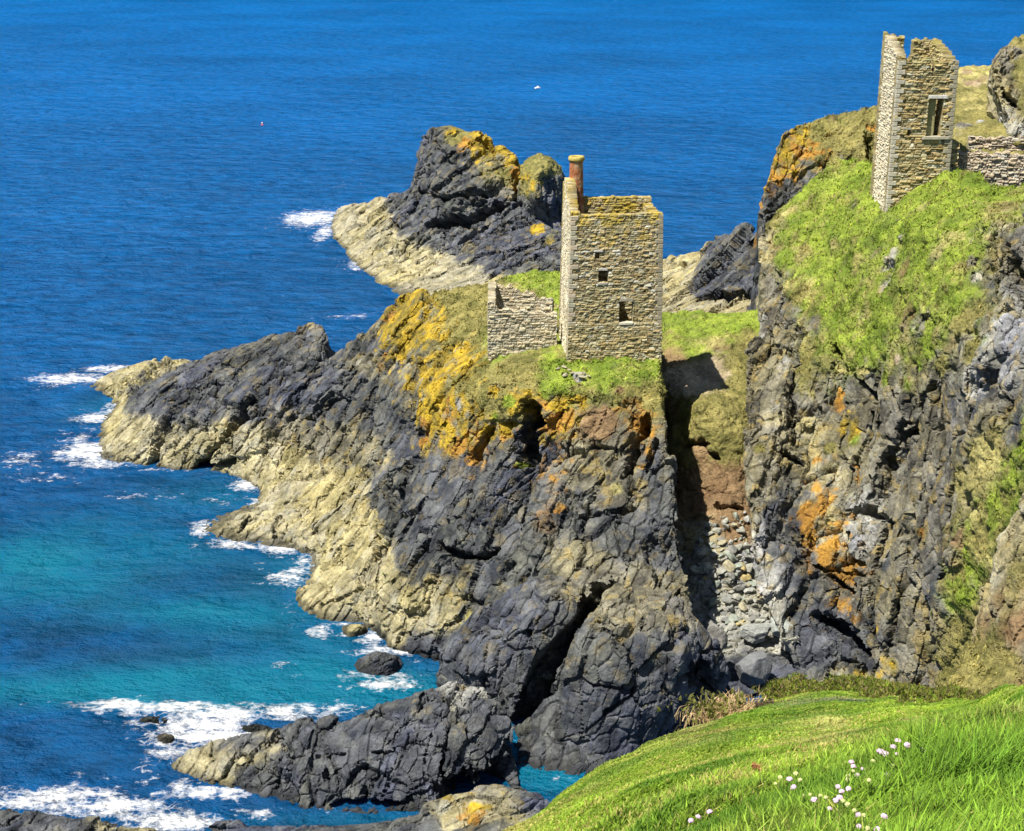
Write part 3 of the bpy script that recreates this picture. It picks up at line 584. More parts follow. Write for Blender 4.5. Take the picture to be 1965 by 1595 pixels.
# foreground slope the camera stands on
fg_out = [(900,1650,11,'g'),(955,1598,12.5,'g'),(1010,1567,13,'g'),(1085,1519,14,'g'),(1160,1476,15,'g'),(1250,1424,17,'g'),(1330,1394,19,'gd'),(1400,1364,21,'g'),(1480,1345,22,'g'),(1530,1328,22.6,'go'),(1570,1322,22.8,'g'),(1620,1325,22,'g'),(1700,1337,20,'g'),(1800,1346,17,'g'),
 (1880,1344,14,'g'),(1920,1326,12.5,'g'),(1965,1307,11.5,'g'),(2070,1266,10,'g'),(2080,1720,2.2,'g'),(1500,1720,2.7,'g'),(1150,1720,5,'g'),(920,1720,8,'g')]
fg_in = [(1100,1600,8.3,'g'),(1200,1560,7.5,'g'),(1330,1580,5,'g'),(1300,1480,10,'g'),(1450,1430,11,'g'),(1500,1500,6.5,'g'),(1600,1400,12,'gd'),(1700,1450,6.8,'g'),(1750,1390,10,'gd'),
 (1850,1420,6.5,'g'),(1900,1480,4.2,'g'),(1650,1540,4.2,'g'),(1850,1560,3.2,'g'),(1500,1580,4.1,'g'),(1950,1360,8.2,'g')]
tag(build_patch('grass_slope', fg_out, fg_in, mode='Y', rock=.05, mat=M_grass, LOD=.006, lmin=.02, Lc=.8, back=(1.5, 5, 9), floor=10, seed=40,
 spots=[(1640,1400,60,'d',.6),(1580,1440,50,'d',.5),(1720,1380,50,'d',.4),(1420,1480,30,'b',.5),(1500,1365,25,'b',.6),(1535,1370,18,'b',.6),(1500,1410,14,'b',.6),(1590,1345,70,'o',.5),(1420,1450,20,'b',.4),(1950,1400,30,'d',.6),(1250,1440,60,'d',.25),(1960,1520,20,'d',.6)]), kind='structure')

# ------------------------------------------------------------------ the sea
foam_s = [(728,1292,60,5,.8),(680,1215,40,4,.8),(297,1392,50,4,.9),(488,1408,50,4,.9),(318,1427,30,4,.9),(790,1262,40,4,.5),(560,1160,14,14,.5),(640,1196,50,4,.6),(300,902,70,4,.45),(440,1040,60,4,.5),(850,1325,14,5,.4),(600,418,42,12,1.1),(622,445,14,14,.9),(685,505,16,12,.8),(140,725,60,9,1),(215,706,50,6,.9),(110,735,30,8,.6),(185,800,34,8,1.1),(165,868,42,13,1.2),(200,888,50,8,.9),(150,845,30,20,.6),(40,880,50,18,.55),(85,915,70,10,.45),(212,780,18,18,.7),
 (478,930,26,9,1.1),(496,962,12,5,1.1),(388,1012,18,14,.9),(470,1046,60,6,.9),(545,1052,36,8,1.1),(592,1075,20,14,.9),(555,1108,36,13,.8),(575,1100,18,22,.8),(430,1040,30,5,.9),(612,1210,22,8,1),(715,1222,18,14,1),(745,1245,44,7,.9),(690,1250,30,7,.7),
 (748,1308,42,9,1.1),(715,1300,30,8,.5),(690,1285,30,5,.5),(230,1350,55,10,1.1),(320,1358,80,12,1.1),(420,1368,80,13,1.1),(540,1362,95,13,1.0),(640,1360,40,12,.8),(390,1393,75,13,1.2),(410,1412,90,12,1.3),(345,1405,30,14,1.2),(300,1422,34,7,.9),(275,1478,22,7,.8),
 (300,1450,35,24,.55),(340,1440,30,14,.7),(400,1522,65,10,1.1),(350,1508,24,10,.9),(500,1565,26,9,.8),(120,1532,85,17,1.1),(200,1550,110,14,1.1),(330,1577,75,13,1.2),(60,1535,60,13,.9),(385,1582,40,10,1),(240,1512,70,9,.5),(150,1495,80,8,.4),(20,1545,40,8,.9),
 (660,352,20,5,.42),(680,606,50,6,.5),(270,950,60,8,.42),(420,960,50,12,.42),(515,1080,34,6,.4),(530,1275,40,8,.42),(575,1290,20,6,.45),(460,1000,20,10,.3),(640,1455,10,3,.3),(1075,1490,20,4,.3),(150,1345,60,5,.4),(840,1262,14,4,.6),(660,1290,10,3,.5),(1015,1520,14,3,.4),
 (620,1550,30,8,.6),(1275,545,14,6,.5)]
shal_s = [(470,1190,170,60,.6),(120,1130,160,50,.5),(450,960,60,30,.4),(640,1330,160,30,.5),(560,1090,60,40,.4),(60,1330,160,30,.5),(250,1310,320,36,1),(520,1300,260,42,1),(770,1325,110,34,1.0),(60,1090,150,60,.7),(20,1060,80,40,.3),(330,1175,170,28,.7),(640,1235,80,45,.65),(280,1070,220,50,.6),(1030,1500,60,26,1),(1080,1500,60,26,1),(1000,1420,50,40,1),(1040,1460,50,30,1),(700,1575,260,20,.5),(360,950,90,40,.35),
 (380,1340,160,20,.9),(560,1150,120,60,.35),(165,1010,160,40,.35),(200,780,60,25,.4)]
dark_s = [(385,1110,95,16,.9),(270,1255,75,14,1),(110,1205,120,20,.7),(510,1130,60,12,.6),(290,930,70,16,.6),(200,1165,70,10,.5),(100,1440,160,35,.4),(780,1240,70,10,.5),(40,1250,60,14,.5),(520,1210,70,12,.5),(700,1170,30,10,.6),(220,1390,70,10,.5),(600,1585,100,14,.5),(1290,545,20,14,.5)]
def axis(parts):
    r = []
    for a, b, d in parts: r += list(np.arange(a, b, d))
    return np.array(r)
xs = np.concatenate([-np.geomspace(4000, 130, 26), np.arange(-125, 45, .42), np.geomspace(45, 4000, 34)])
ys = np.concatenate([np.linspace(20, 68, 12), np.arange(70, 180, .42), np.arange(180, 290, .8), np.geomspace(291, 9500, 150)])
X, Y = np.meshgrid(xs, ys); nx, ny = len(xs), len(ys)
P = np.stack([X.ravel(), Y.ravel(), np.zeros(nx*ny)], 1)
def splat(lst):
    out = np.zeros(len(P))
    for (x, y, rx, ry, s) in lst:
        c = at_z(x, y, 0); c1 = at_z(x+rx, y, 0); c2 = at_z(x, y+ry, 0)
        RX = abs(c1[0]-c[0]); RY = abs(c2[1]-c[1])
        m = (np.abs(P[:, 0]-c[0]) < RX*3) & (np.abs(P[:, 1]-c[1]) < RY*3)
        d = ((P[m, 0]-c[0])/RX)**2+((P[m, 1]-c[1])/RY)**2
        out[m] = np.maximum(out[m], s*np.exp(-d*.42)) if lst is not shal_s else np.minimum(1, out[m]+s*np.exp(-d*.9)*.8)
    return out
foam = splat(foam_s); shal = splat(shal_s); dark = splat(dark_s)
# swell in real relief near the coast
Pn = P.astype(np.float32)
near = np.clip((420-P[:, 1])/200, 0, 1)
hgt = (fbm(np.stack([Pn[:, 0]*.07, Pn[:, 1]*.16, Pn[:, 0]*0], 1), 200, 3)-.5)*.9*near + foam*.18*near*(fbm(Pn*.9, 210, 3)-.2)
P[:, 2] = hgt*.55-.08
i = np.arange(ny-1)[:, None]*nx+np.arange(nx-1)[None]
Fq = np.stack([i, i+1, i+nx+1, i+nx], -1).reshape(-1, 4)
m, nt, b = new_mat('sea_water')
L = nt.links.new
geo = nt.nodes.new('ShaderNodeNewGeometry').outputs['Position']
def attr(n_):
    a = nt.nodes.new('ShaderNodeAttribute'); a.attribute_name = n_; return a.outputs['Fac']
def mapv(sx, sy, rot=0):
    mp = nt.nodes.new('ShaderNodeMapping'); mp.inputs['Scale'].default_value = (sx, sy, 1); mp.inputs['Rotation'].default_value = (0, 0, rot)
    L(geo, mp.inputs['Vector']); return mp.outputs[0]
def math_(op, a, b_=None, c_=None, clamp=False):
    n_ = nt.nodes.new('ShaderNodeMath'); n_.operation = op; n_.use_clamp = clamp
    for k, v in enumerate((a, b_, c_)):
        if v is None: continue
        if isinstance(v, (int, float)): n_.inputs[k].default_value = v
        else: L(v, n_.inputs[k])
    return n_.outputs[0]
def mixc(f, a, b_):
    n_ = nt.nodes.new('ShaderNodeMix'); n_.data_type = 'RGBA'; L(f, n_.inputs[0])
    for k, v in ((6, a), (7, b_)):
        if isinstance(v, tuple): n_.inputs[k].default_value = (*v, 1)
        else: L(v, n_.inputs[k])
    return n_.outputs[2]
sepy = nt.nodes.new('ShaderNodeSeparateXYZ'); L(geo, sepy.inputs[0])
far = math_('MULTIPLY_ADD', sepy.outputs[1], 1/330., -110/330., True)
big = noise_node(nt, mapv(.014, .014, .1), 1, 4, .55)
mid = noise_node(nt, mapv(.12, .16, -.08), 1, 5, .6)
DEEP = (.0003, .055, .168); OPEN = (.0008, .078, .250); TURQ = (.0005, .130, .212); WEED = (.002, .036, .078)
base = mixc(far, DEEP, OPEN)
base = mul(nt, base, ramp(nt, big, [(.3, .8), (.7, 1.2)]))
base = mul(nt, base, ramp(nt, noise_node(nt, mapv(.30, .42, .15), 1, 7, .74), [(.34, .62), (.66, 1.42)]))  # lighter crests and darker troughs of the ripples painted into the water colour
sh = math_('MULTIPLY', attr('shallow'), math_('MULTIPLY_ADD', mid, 1.6, .1, True), clamp=True)
base = mixc(sh, base, TURQ)
dk = math_('MULTIPLY', attr('weed'), math_('MULTIPLY_ADD', mid, 2.0, -.45, True), clamp=True)
base = mixc(dk, base, WEED)
# foam: lace where thin, solid where thick
fn = noise_node(nt, mapv(.55, .8), 1, 9, .72)
vor = nt.nodes.new('ShaderNodeTexVoronoi'); vor.feature = 'DISTANCE_TO_EDGE'; vor.inputs['Scale'].default_value = 1.1
wv = nt.nodes.new('ShaderNodeTexNoise'); wv.inputs['Scale'].default_value = .9; wv.inputs['Detail'].default_value = 4; L(geo, wv.inputs['Vector'])
va = nt.nodes.new('ShaderNodeVectorMath'); va.operation = 'MULTIPLY_ADD'; L(wv.outputs['Color'], va.inputs[0]); va.inputs[1].default_value = (1.6, 1.6, 0); L(geo, va.inputs[2]); L(va.outputs[0], vor.inputs['Vector'])
lace = math_('SUBTRACT', 1, math_('MULTIPLY', vor.outputs['Distance'], 3.2, clamp=True))
f0 = attr('foam')
fn2 = noise_node(nt, mapv(1.6, 2.0), 1, 5, .7)
fd = math_('ADD', math_('MULTIPLY', f0, 1.5), math_('MULTIPLY', math_('ADD', math_('SUBTRACT', fn, .5), math_('MULTIPLY', math_('SUBTRACT', fn2, .5), .5)), 4.6))
fl = math_('MULTIPLY', math_('ADD', math_('MULTIPLY', lace, .55), math_('MULTIPLY', fn, .6)), math_('MULTIPLY', f0, 1.7, clamp=True))
fsum = math_('MAXIMUM', math_('MULTIPLY_ADD', fd, 1.0, -.80, True), math_('MULTIPLY_ADD', fl, 2.0, -1.2, True))
fsum = math_('MULTIPLY', fsum, math_('MULTIPLY', f0, 12, clamp=True), clamp=True)
fc = ramp(nt, fn2, [(.3, .55), (.62, .93)])
col = mixc(fsum, base, fc)
L(col, b.inputs['Base Color'])
gl = nt.nodes.new('ShaderNodeBsdfGlossy'); gl.inputs['Roughness'].default_value = .22; gl.inputs['Color'].default_value = (.75, .85, 1, 1)
mxs = nt.nodes.new('ShaderNodeMixShader'); L(math_('MULTIPLY_ADD', fsum, -.025, .028), mxs.inputs[0])
outn = [n_ for n_ in nt.nodes if n_.type == 'OUTPUT_MATERIAL'][0]; L(b.outputs[0], mxs.inputs[1]); L(gl.outputs[0], mxs.inputs[2]); L(mxs.outputs[0], outn.inputs[0])
b.inputs['IOR'].default_value = 1.33; b.inputs['Specular IOR Level'].default_value = .0
L(math_('MULTIPLY_ADD', fsum, .5, .16), b.inputs['Roughness'])
w1 = noise_node(nt, mapv(.22, .30, .25), 1, 8, .66)
w2 = noise_node(nt, mapv(.07, .09, -.2), 1, 8, .6)
hsum = math_('ADD', math_('MULTIPLY', w1, 1.0), math_('MULTIPLY', w2, 2.2))
bp = nt.nodes.new('ShaderNodeBump'); bp.inputs['Strength'].default_value = 1.0; bp.inputs['Distance'].default_value = 2.2
L(hsum, bp.inputs['Height']); L(bp.outputs[0], b.inputs['Normal']); L(bp.outputs[0], gl.inputs['Normal'])
tag(mesh_obj('sea_water', P, Fq, m, smooth=True, extra={'foam': foam, 'shallow': shal, 'weed': dark}), kind='structure')
tag(mesh_obj('seabed', [(-5000, 10, -9), (5000, 10, -9), (5000, 11000, -9), (-5000, 11000, -9)], [(0, 1, 2, 3)], plain('seabed_sand', (.1, .1, .08))), kind='structure')

# ------------------------------------------------------------------ ruined engine houses
def stone_wall(name, parent, A, B, z0, topf, thick, holes=(), res=.065, batter=0, centre=(0, 0), seed=0, tintf=None, rows=(.11, .23), wid=(.16, .48), bulge=.042, ledge=None, flip=1):
    A = np.array(A, float); B = np.array(B, float); L_ = np.linalg.norm(B-A); d = (B-A)/L_; n = np.array([d[1], -d[0]])*flip   # n = outward
    rg = np.random.default_rng(seed)
    ns = max(3, int(L_/res)); zt = max(topf(s) for s in np.linspace(0, L_, 60)); nh = int((zt-z0)/res)+1
    S = np.linspace(0, L_, ns+1); Hh = z0+np.arange(nh+1)*res
    s, h = np.meshgrid(S, Hh)
    # occupied cells
    sc = (S[:-1]+S[1:])/2; hc = (Hh[:-1]+Hh[1:])/2
    tops = np.array([topf(x) for x in sc]); occ = hc[:, None] < tops[None]
    for (a, b_, c, e) in holes: occ &= ~((sc[None] > a) & (sc[None] < b_) & (hc[:, None] > c) & (hc[:, None] < e))
    def face(off, sd):
        p3 = np.stack([s.ravel()*1.0, h.ravel(), np.full(s.size, off*3.+sd)], 1).astype(np.float32)
        w1 = (fbm(p3*1.6, 300+sd, 3)-.5)*.16; w2 = (fbm(p3*2.3+5, 310+sd, 3)-.5)*.28
        hh = h.ravel()-z0+w1; ss = s.ravel()+w2
        r2 = np.random.default_rng(seed*7+sd)
        rb = [0.]
        while rb[-1] < zt-z0+1: rb.append(rb[-1]+r2.uniform(*rows))
        rb = np.array(rb); ri = np.clip(np.searchsorted(rb, hh)-1, 0, len(rb)-2)
        dh = np.minimum(hh-rb[ri], rb[ri+1]-hh)
        dsid = np.zeros(s.size); sid = np.zeros(s.size)
        for r in range(len(rb)-1):
            m = ri == r
            if not m.any(): continue
            sb = [-1.+r2.uniform(0, .5)]
            while sb[-1] < L_+1: sb.append(sb[-1]+r2.uniform(*wid)*(1.5 if r2.random() < .12 else 1))
            sb = np.array(sb); k = np.clip(np.searchsorted(sb, ss[m])-1, 0, len(sb)-2)
            dsid[m] = np.minimum(ss[m]-sb[k], sb[k+1]-ss[m]); sid[m] = r*97+k
        e = np.minimum(dh, dsid); mort = np.clip(1-e/.05, 0, 1)
        hs = lambda q: _h(sid.astype(np.uint32), np.full(s.size, q, np.uint32), np.zeros(s.size, np.uint32), seed+sd)
        rnd = hs(1); rn2 = hs(2); rn3 = hs(3)
        disp = (rnd-.5)*bulge*1.6 - mort*bulge*1.1 + (rn3-.5)*(hh-rb[ri])*.25 + (fbm(p3*5, 320, 2)-.5)*.05
        base = np.stack([.22+.17*rn2, .178+.148*rn2, .098+.105*rn2], 1)
        base = base*(.62+.76*rnd[:, None]) * (1+(rn3[:, None]-.5)*np.array([.22, 0, -.35]))
        pale = (rn2 > .94)[:, None]; base = np.where(pale, np.array([.46, .44, .38]), base)
        base = base*np.array([1.14, 1.14, 1.04])*(1-.34*mort[:, None]*(rn3[:, None] > .35))
        return disp, base
    V = []; C_ = []
    for side, sd in ((1, 0), (0, 1)):
        dsp, cc = face(side, sd)
        o = dsp if side else -thick-dsp
        if ledge is not None and side: o = o + np.where(h.ravel() < ledge, .09, 0)
        xy = A[None]+d[None]*s.ravel()[:, None]+n[None]*o[:, None]
        k = 1-batter*(h.ravel()-z0)[:, None]; xy = np.array(centre)[None]+(xy-np.array(centre)[None])*k
        # ragged arris
        V.append(np.column_stack([xy, h.ravel()])); 
        if tintf is not None: cc = tintf(cc, s.ravel(), h.ravel(), V[-1], side)
        C_.append(cc)
    V = np.vstack(V); C_ = np.vstack(C_)
    V += (np.stack([vnoise((V*6).astype(np.float32), q) for q in (1, 2, 3)], 1)-.5)*np.array([.03, .03, .07])
    st = ns+1; NV = st*(nh+1); F = []
    I, J = np.nonzero(occ)
    a = I*st+J; q = np.stack([a, a+1, a+st+1, a+st], 1)
    if flip < 0: q = q[:, ::-1]
    F.append(q); F.append(q[:, ::-1]+NV)
    oc = np.pad(occ, 1)
    def sidef(mask, i0, i1):
        I, J = np.nonzero(mask); p, r = i0(I, J), i1(I, J)
        f = np.stack([r, p, p+NV, r+NV], 1); F.append(f if flip > 0 else f[:, ::-1])
    sidef(occ & ~oc[:-2, 1:-1], lambda I, J: I*st+J, lambda I, J: I*st+J+1)
    sidef(occ & ~oc[2:, 1:-1], lambda I, J: (I+1)*st+J+1, lambda I, J: (I+1)*st+J)
    sidef(occ & ~oc[1:-1, :-2], lambda I, J: (I+1)*st+J, lambda I, J: I*st+J)
    sidef(occ & ~oc[1:-1, 2:], lambda I, J: I*st+J+1, lambda I, J: (I+1)*st+J+1)
    F = np.vstack(F); used = np.unique(F); mp = np.full(len(V), -1); mp[used] = np.arange(len(used))
    o = mesh_obj(name, V[used], mp[F].astype(np.int32), M_stone, parent=parent, colors=np.clip(C_[used], .01, .9))
    return o
def lichen_top(z_a, z_b, col1=(.42, .30, .03), amt=.8, sd=0):
    def f(cc, s, h, V, side):
        g = np.clip((h-z_a)/(z_b-z_a), 0, 1)
        nse = fbm((V*1.6).astype(np.float32), 400+sd, 4)
        w_ = np.clip((nse-.62+g*.30)*4, 0, 1)*amt*(g > 0)
        c1 = np.array(col1)[None]*(.5+.9*vnoise((V*4).astype(np.float32), 9))[:, None]
        cc = cc*(1-w_[:, None])+c1*w_[:, None]
        # faint olive algae lower down
        w2 = np.clip((fbm((V*.9).astype(np.float32), 410+sd, 3)-.5)*3, 0, .35)[:, None]
        return cc*(1-w2)+np.array([.21, .19, .085])*w2
    return f
def sunlit_face(cc, s, h, V, side):  # extra sunlight on the left walls, painted into the outer stone colour
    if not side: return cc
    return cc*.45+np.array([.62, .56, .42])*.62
def slab(name, parent, A, d, n, s0, s1, z0, z1, proud, deep, col, centre=None, batter=0, zb=0, seed=1):
    """a dressed stone let into the wall face, slightly rough"""
    import bmesh
    bm = bmesh.new(); bmesh.ops.create_cube(bm, size=1)
    bmesh.ops.bevel(bm, geom=bm.edges[:], offset=.08, segments=1, affect='EDGES', clamp_overlap=True)
    V = np.array([v.co[:] for v in bm.verts]); F = [[v.index for v in f.verts] for f in bm.faces]; bm.free()
    rg = np.random.default_rng(seed)
    V = V+rg.normal(0, .012, V.shape)
    S = s0+(V[:, 0]+.5)*(s1-s0); H = z0+(V[:, 2]+.5)*(z1-z0); O = proud-(V[:, 1]+.5)*(proud+deep)
    xy = np.array(A)[None]+np.array(d)[None]*S[:, None]+np.array(n)[None]*O[:, None]
    if centre is not None: xy = np.array(centre)+(xy-np.array(centre))*(1-batter*(H-zb)[:, None])
    c = np.tile(np.array(col), (len(V), 1))*(.85+.3*rg.random((len(V), 1)))
    return mesh_obj(name, np.column_stack([xy, H]), F, M_stone, parent=parent, colors=c)
def local(root, objs):
    """parts keep their place while their thing sits at its own base"""
    bpy.context.view_layer.update()
    for o in objs: o.matrix_parent_inverse = root.matrix_world.inverted()

# --- the lower engine house
FL = np.array([4.22, 109.0]); FR = np.array([11.58, 109.62]); dX = (FR-FL)/np.linalg.norm(FR-FL); dY = np.array([-dX[1], dX[0]])
HW = np.linalg.norm(FR-FL); HD = 6.1; TH = .72
BL = FL+dY*HD; BR = FR+dY*HD; CEN = (FL+BR)/2; ZB = 18.4; BAT = .0046
eh = empty('engine_house', (float(CEN[0]), float(CEN[1]), 20.), 'stone engine house with a brick chimney and three dark window openings on the headland', 'engine house')
jag = lambda sd, a: (lambda s: a*(math.sin(s*3.1+sd)*.5+math.sin(s*7.7+sd*2)*.3+math.sin(s*17+sd)*.2))
jf = jag(1, .03)
fw = stone_wall('wall', eh, FL, FR, ZB, lambda s: 31.22+jf(s)+(.22 if s < .75 else 0)+(.04 if s > 5.5 else 0), TH, holes=[(1.94, 2.38, 27.9, 28.42), (2.3, 3.08, 26.05, 27.05), (3.98, 5.1, 22.9, 24.6), (.95, 1.1, 29.9, 30.0), (5.9, 6.05, 25.2, 25.35), (5.2, 5.35, 21.9, 22.05)],
   batter=BAT, centre=CEN, seed=1, tintf=lichen_top(28.8, 31.3, amt=.8), ledge=22.85)
lw_top = lambda s: 31.3+(1.95*min(1, max(0, (s-.3)/2.0))**.8 if s > .3 else 0)+jf(s+3)*1.2
lw = stone_wall('wall', eh, BL-dY*TH, FL+dY*TH, ZB, lambda s: lw_top(HD-TH-TH-s+TH*0)-0.0, TH, holes=[(1.9, 2.15, 23.2, 26.4), (2.4, 2.55, 28.6, 29.5), (1.2, 1.32, 21.2, 21.4)], batter=BAT, centre=CEN, seed=2, tintf=lambda c, s, h, V, sd: lichen_top(30.5, 33, amt=.7, sd=3)(sunlit_face(c, s, h, V, sd), s, h, V, sd))
rw = stone_wall('wall', eh, FR+dY*TH, BR-dY*TH, ZB, lambda s: 31.1+jf(s+8), TH, holes=[(1.5, 2.6, 22.5, 25)], batter=BAT, centre=CEN, seed=3, tintf=lichen_top(28.5, 31, sd=5))
bw = stone_wall('wall', eh, BR, BL, ZB, lambda s: 31.62+jf(s+5)*.6+(1.2 if s > HW-.75 else 0), TH, holes=[(2.5, 3.7, 22, 24)], batter=BAT, centre=CEN, seed=4, tintf=lichen_top(27.5, 31, amt=.9, sd=7))
nF = np.array([dX[1], -dX[0]])
parts = [fw, lw, rw, bw]
kw = dict(centre=CEN, batter=BAT, zb=ZB)
parts += [slab('lintel', eh, FL, dX, nF, 4.02, 5.15, 24.55, 24.78, .05, .4, (.30, .27, .2), seed=1, **kw), slab('lintel', eh, FL, dX, nF, 2.3, 3.05, 26.98, 27.17, .05, .4, (.42, .40, .34), seed=2, **kw),
  slab('lintel', eh, FL, dX, nF, 1.9, 2.65, 28.42, 28.56, .06, .4, (.48, .46, .42), seed=3, **kw), slab('sill', eh, FL, dX, nF, 4.0, 5.15, 22.74, 22.9, .12, .4, (.46, .43, .34), seed=4, **kw),
  slab('sill', eh, FL, dX, nF, 2.25, 3.1, 25.9, 26.05, .06, .4, (.40, .38, .3), seed=5, **kw)]
# quoins up the near corner
for k in range(30):
    z_ = 20.1+k*.37; lg = k % 2
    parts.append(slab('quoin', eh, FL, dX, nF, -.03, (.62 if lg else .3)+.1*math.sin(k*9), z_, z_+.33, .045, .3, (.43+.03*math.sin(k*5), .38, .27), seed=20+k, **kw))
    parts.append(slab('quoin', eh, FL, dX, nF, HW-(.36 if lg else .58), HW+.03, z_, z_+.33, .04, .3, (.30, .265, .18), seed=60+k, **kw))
def lathe(name, parent, cx, cy, prof, colf, mat, seg=40, rough=.015, tilt=(0, 0)):
    V = []; C_ = []
    for (r, z) in prof:
        for k in range(seg):
            a = 2*math.pi*k/seg; V.append((cx+r*math.cos(a)+tilt[0]*(z-prof[0][1]), cy+r*math.sin(a)+tilt[1]*(z-prof[0][1]), z))
    V = np.array(V); F = []
    for i in range(len(prof)-1):
        for k in range(seg): F.append((i*seg+k, i*seg+(k+1) % seg, (i+1)*seg+(k+1) % seg, (i+1)*seg+k))
    V += (np.stack([vnoise((V*7).astype(np.float32), q) for q in (4, 5, 6)], 1)-.5)*rough*2
    return mesh_obj(name, V, np.array(F, np.int32), mat, parent=parent, colors=colf(V), smooth=True)
def brick_col(V):
    nz = fbm((V*2.2).astype(np.float32), 500, 4); cz = np.floor(V[:, 2]/.085); an = np.arctan2(V[:, 1]-114.3, V[:, 0]-5.0)
    rr = _h(cz.astype(np.uint32), np.floor(an*4+cz*.5+50).astype(np.uint32), (cz*0).astype(np.uint32), 3)
    c = np.array([.30, .115, .05])[None]*(.65+.7*rr[:, None]); w_ = np.clip((nz-.52)*6, 0, .75)[:, None]
    c = c*(1-w_)+np.array([.40, .30, .17])*w_
    return c
CX, CY = 4.98, 114.35
prof = [(.66, 30.2), (.64, 31.0)]+[(.60-.025*(z-31), z) for z in np.arange(31.1, 34.55, .085)]
ch = lathe('chimney', eh, CX, CY, prof+[(.34, 34.6), (.33, 33.0), (.2, 32.0)], brick_col, M_stone)
capc = lambda V: np.array([.42, .34, .09])[None]*(.6+.8*fbm((V*3).astype(np.float32), 8, 3)[:, None])
cap = lathe('cap', ch, CX, CY, [(.49, 34.48), (.61, 34.52), (.63, 34.62), (.625, 34.80), (.58, 34.86), (.40, 34.85), (.36, 34.75), (.35, 34.3)], capc, M_stone)
parts += [ch]
local(eh, parts)

# --- the low roofless boiler house against its left side
bh = empty('boiler_house', (.6, 114., 19.7), 'low roofless stone ruin with ragged walls against the left side of the chimneyed engine house', 'ruin')
kw2 = dict(rows=(.13, .28), wid=(.2, .6), bulge=.06)
wh = lambda c, s, h, V, sd: c*.6+np.array([.47, .43, .34])*.42
p1 = stone_wall('wall', bh, (-1.9, 112.0), (3.55, 112.3), 18.4, lambda s: 23.75-.55*min(1, max(0, (s-.5)/5))-.45*(s > .35)*(s < 5.5)*min(1, (s-.35)*2)+.12*math.sin(s*5), .6, seed=11, tintf=wh, **kw2)
p2 = stone_wall('wall', bh, (-1.9, 116.6), (-1.9, 112.6), 18.4, lambda s: 24.35-.15*s+.1*math.sin(s*6), .6, seed=12, tintf=wh, **kw2)
p3 = stone_wall('wall', bh, (3.4, 116.1), (-1.3, 117.2), 18.4, lambda s: 22.95+.27*s+.16*math.sin(s*4)+.1*math.sin(s*9), .7, seed=13, tintf=wh, **kw2)
local(bh, [p1, p2, p3])

# --- the upper engine house
tf = np.array([29.15, 114.0]); tr = np.array([33.85, 114.15]); tdx = (tr-tf)/np.linalg.norm(tr-tf); tdy = np.array([-tdx[1], tdx[0]]); TW = np.linalg.norm(tr-tf); TD = 6.0; TT = .8
tb = tf+tdy*TD+tdx*.25; tbr = tr+tdy*TD; TC = (tf+tbr)/2; TB = .0018; Z2 = 27.6
uh = empty('engine_house', (float(TC[0]), float(TC[1]), 31.), 'tall roofless stone engine house with a notched broken top on the right hand cliff', 'engine house')
greyish = lambda c, s, h, V, sd: lichen_top(40.8, 43.5, col1=(.38, .34, .10), amt=.55, sd=11)(c*.95*np.array([1.02, 1., .92]), s, h, V, sd)
def ftop(s):
    b = 42.25+.12*math.sin(s*6)+.08*math.sin(s*15)
    if 1.0 < s < 1.5: b += .18
    if 2.55 < s < 2.85: b = 41.2+.25*math.sin(s*20)
    if s >= 2.95: b = 42.0+.1*math.sin(s*9)
    return b
u1 = stone_wall('wall', uh, tf, tr, Z2, ftop, TT, holes=[(2.62, 3.78, 36.4, 39.25), (.82, 1.35, 36.42, 36.92), (1.9, 2.05, 33.5, 33.6)], batter=TB, centre=TC, seed=21, tintf=greyish, rows=(.12, .28), wid=(.18, .65), bulge=.06)
u2 = stone_wall('wall', uh, tb-tdy*TT, tf+tdy*TT, Z2, lambda s: 43.55-1.15*(s/4.4)+.1*math.sin(s*8), TT, holes=[(.9, 1.15, 37.7, 39.2), (2.2, 2.5, 37.2, 38.8), (3.6, 3.8, 38.3, 39.6)], batter=TB, centre=TC, seed=22, tintf=sunlit_face, bulge=.06)
u3 = stone_wall('wall', uh, tr+tdy*TT, tbr-tdy*TT, Z2, lambda s: 42.2+1.1*(s/4.4)+.1*math.sin(s*7), TT, holes=[(1.6, 2.6, 34.5, 36.8)], batter=TB, centre=TC, seed=23, tintf=lambda c, s, h, V, sd: greyish(c*1.15, s, h, V, sd), bulge=.06)
def btop(s):
    x = TW-.1-s
    if x < 1.75: return 43.75-.2*x+.12*math.sin(s*9)
    if x < 2.5: return 41.0+.1*math.sin(s*9)
    return 43.2+.12*math.sin(s*8)
u4 = stone_wall('wall', uh, tbr, tb, Z2, btop, TT, holes=[(1.4, 2.4, 35, 37)], batter=TB, centre=TC, seed=24, tintf=greyish, bulge=.07)
n2 = np.array([tdx[1], -tdx[0]]); kw3 = dict(centre=TC, batter=TB, zb=Z2)
ups = [u1, u2, u3, u4, slab('lintel', uh, tf, tdx, n2, 2.55, 4.1, 39.25, 39.5, .07, .5, (.46, .45, .41), seed=90, **kw3), slab('sill', uh, tf, tdx, n2, 2.3, 4.55, 36.17, 36.4, .14, .5, (.33, .31, .23), seed=91, **kw3),
   slab('lintel', uh, tf, tdx, n2, .75, 1.45, 36.92, 37.08, .05, .4, (.34, .32, .25), seed=92, **kw3)]
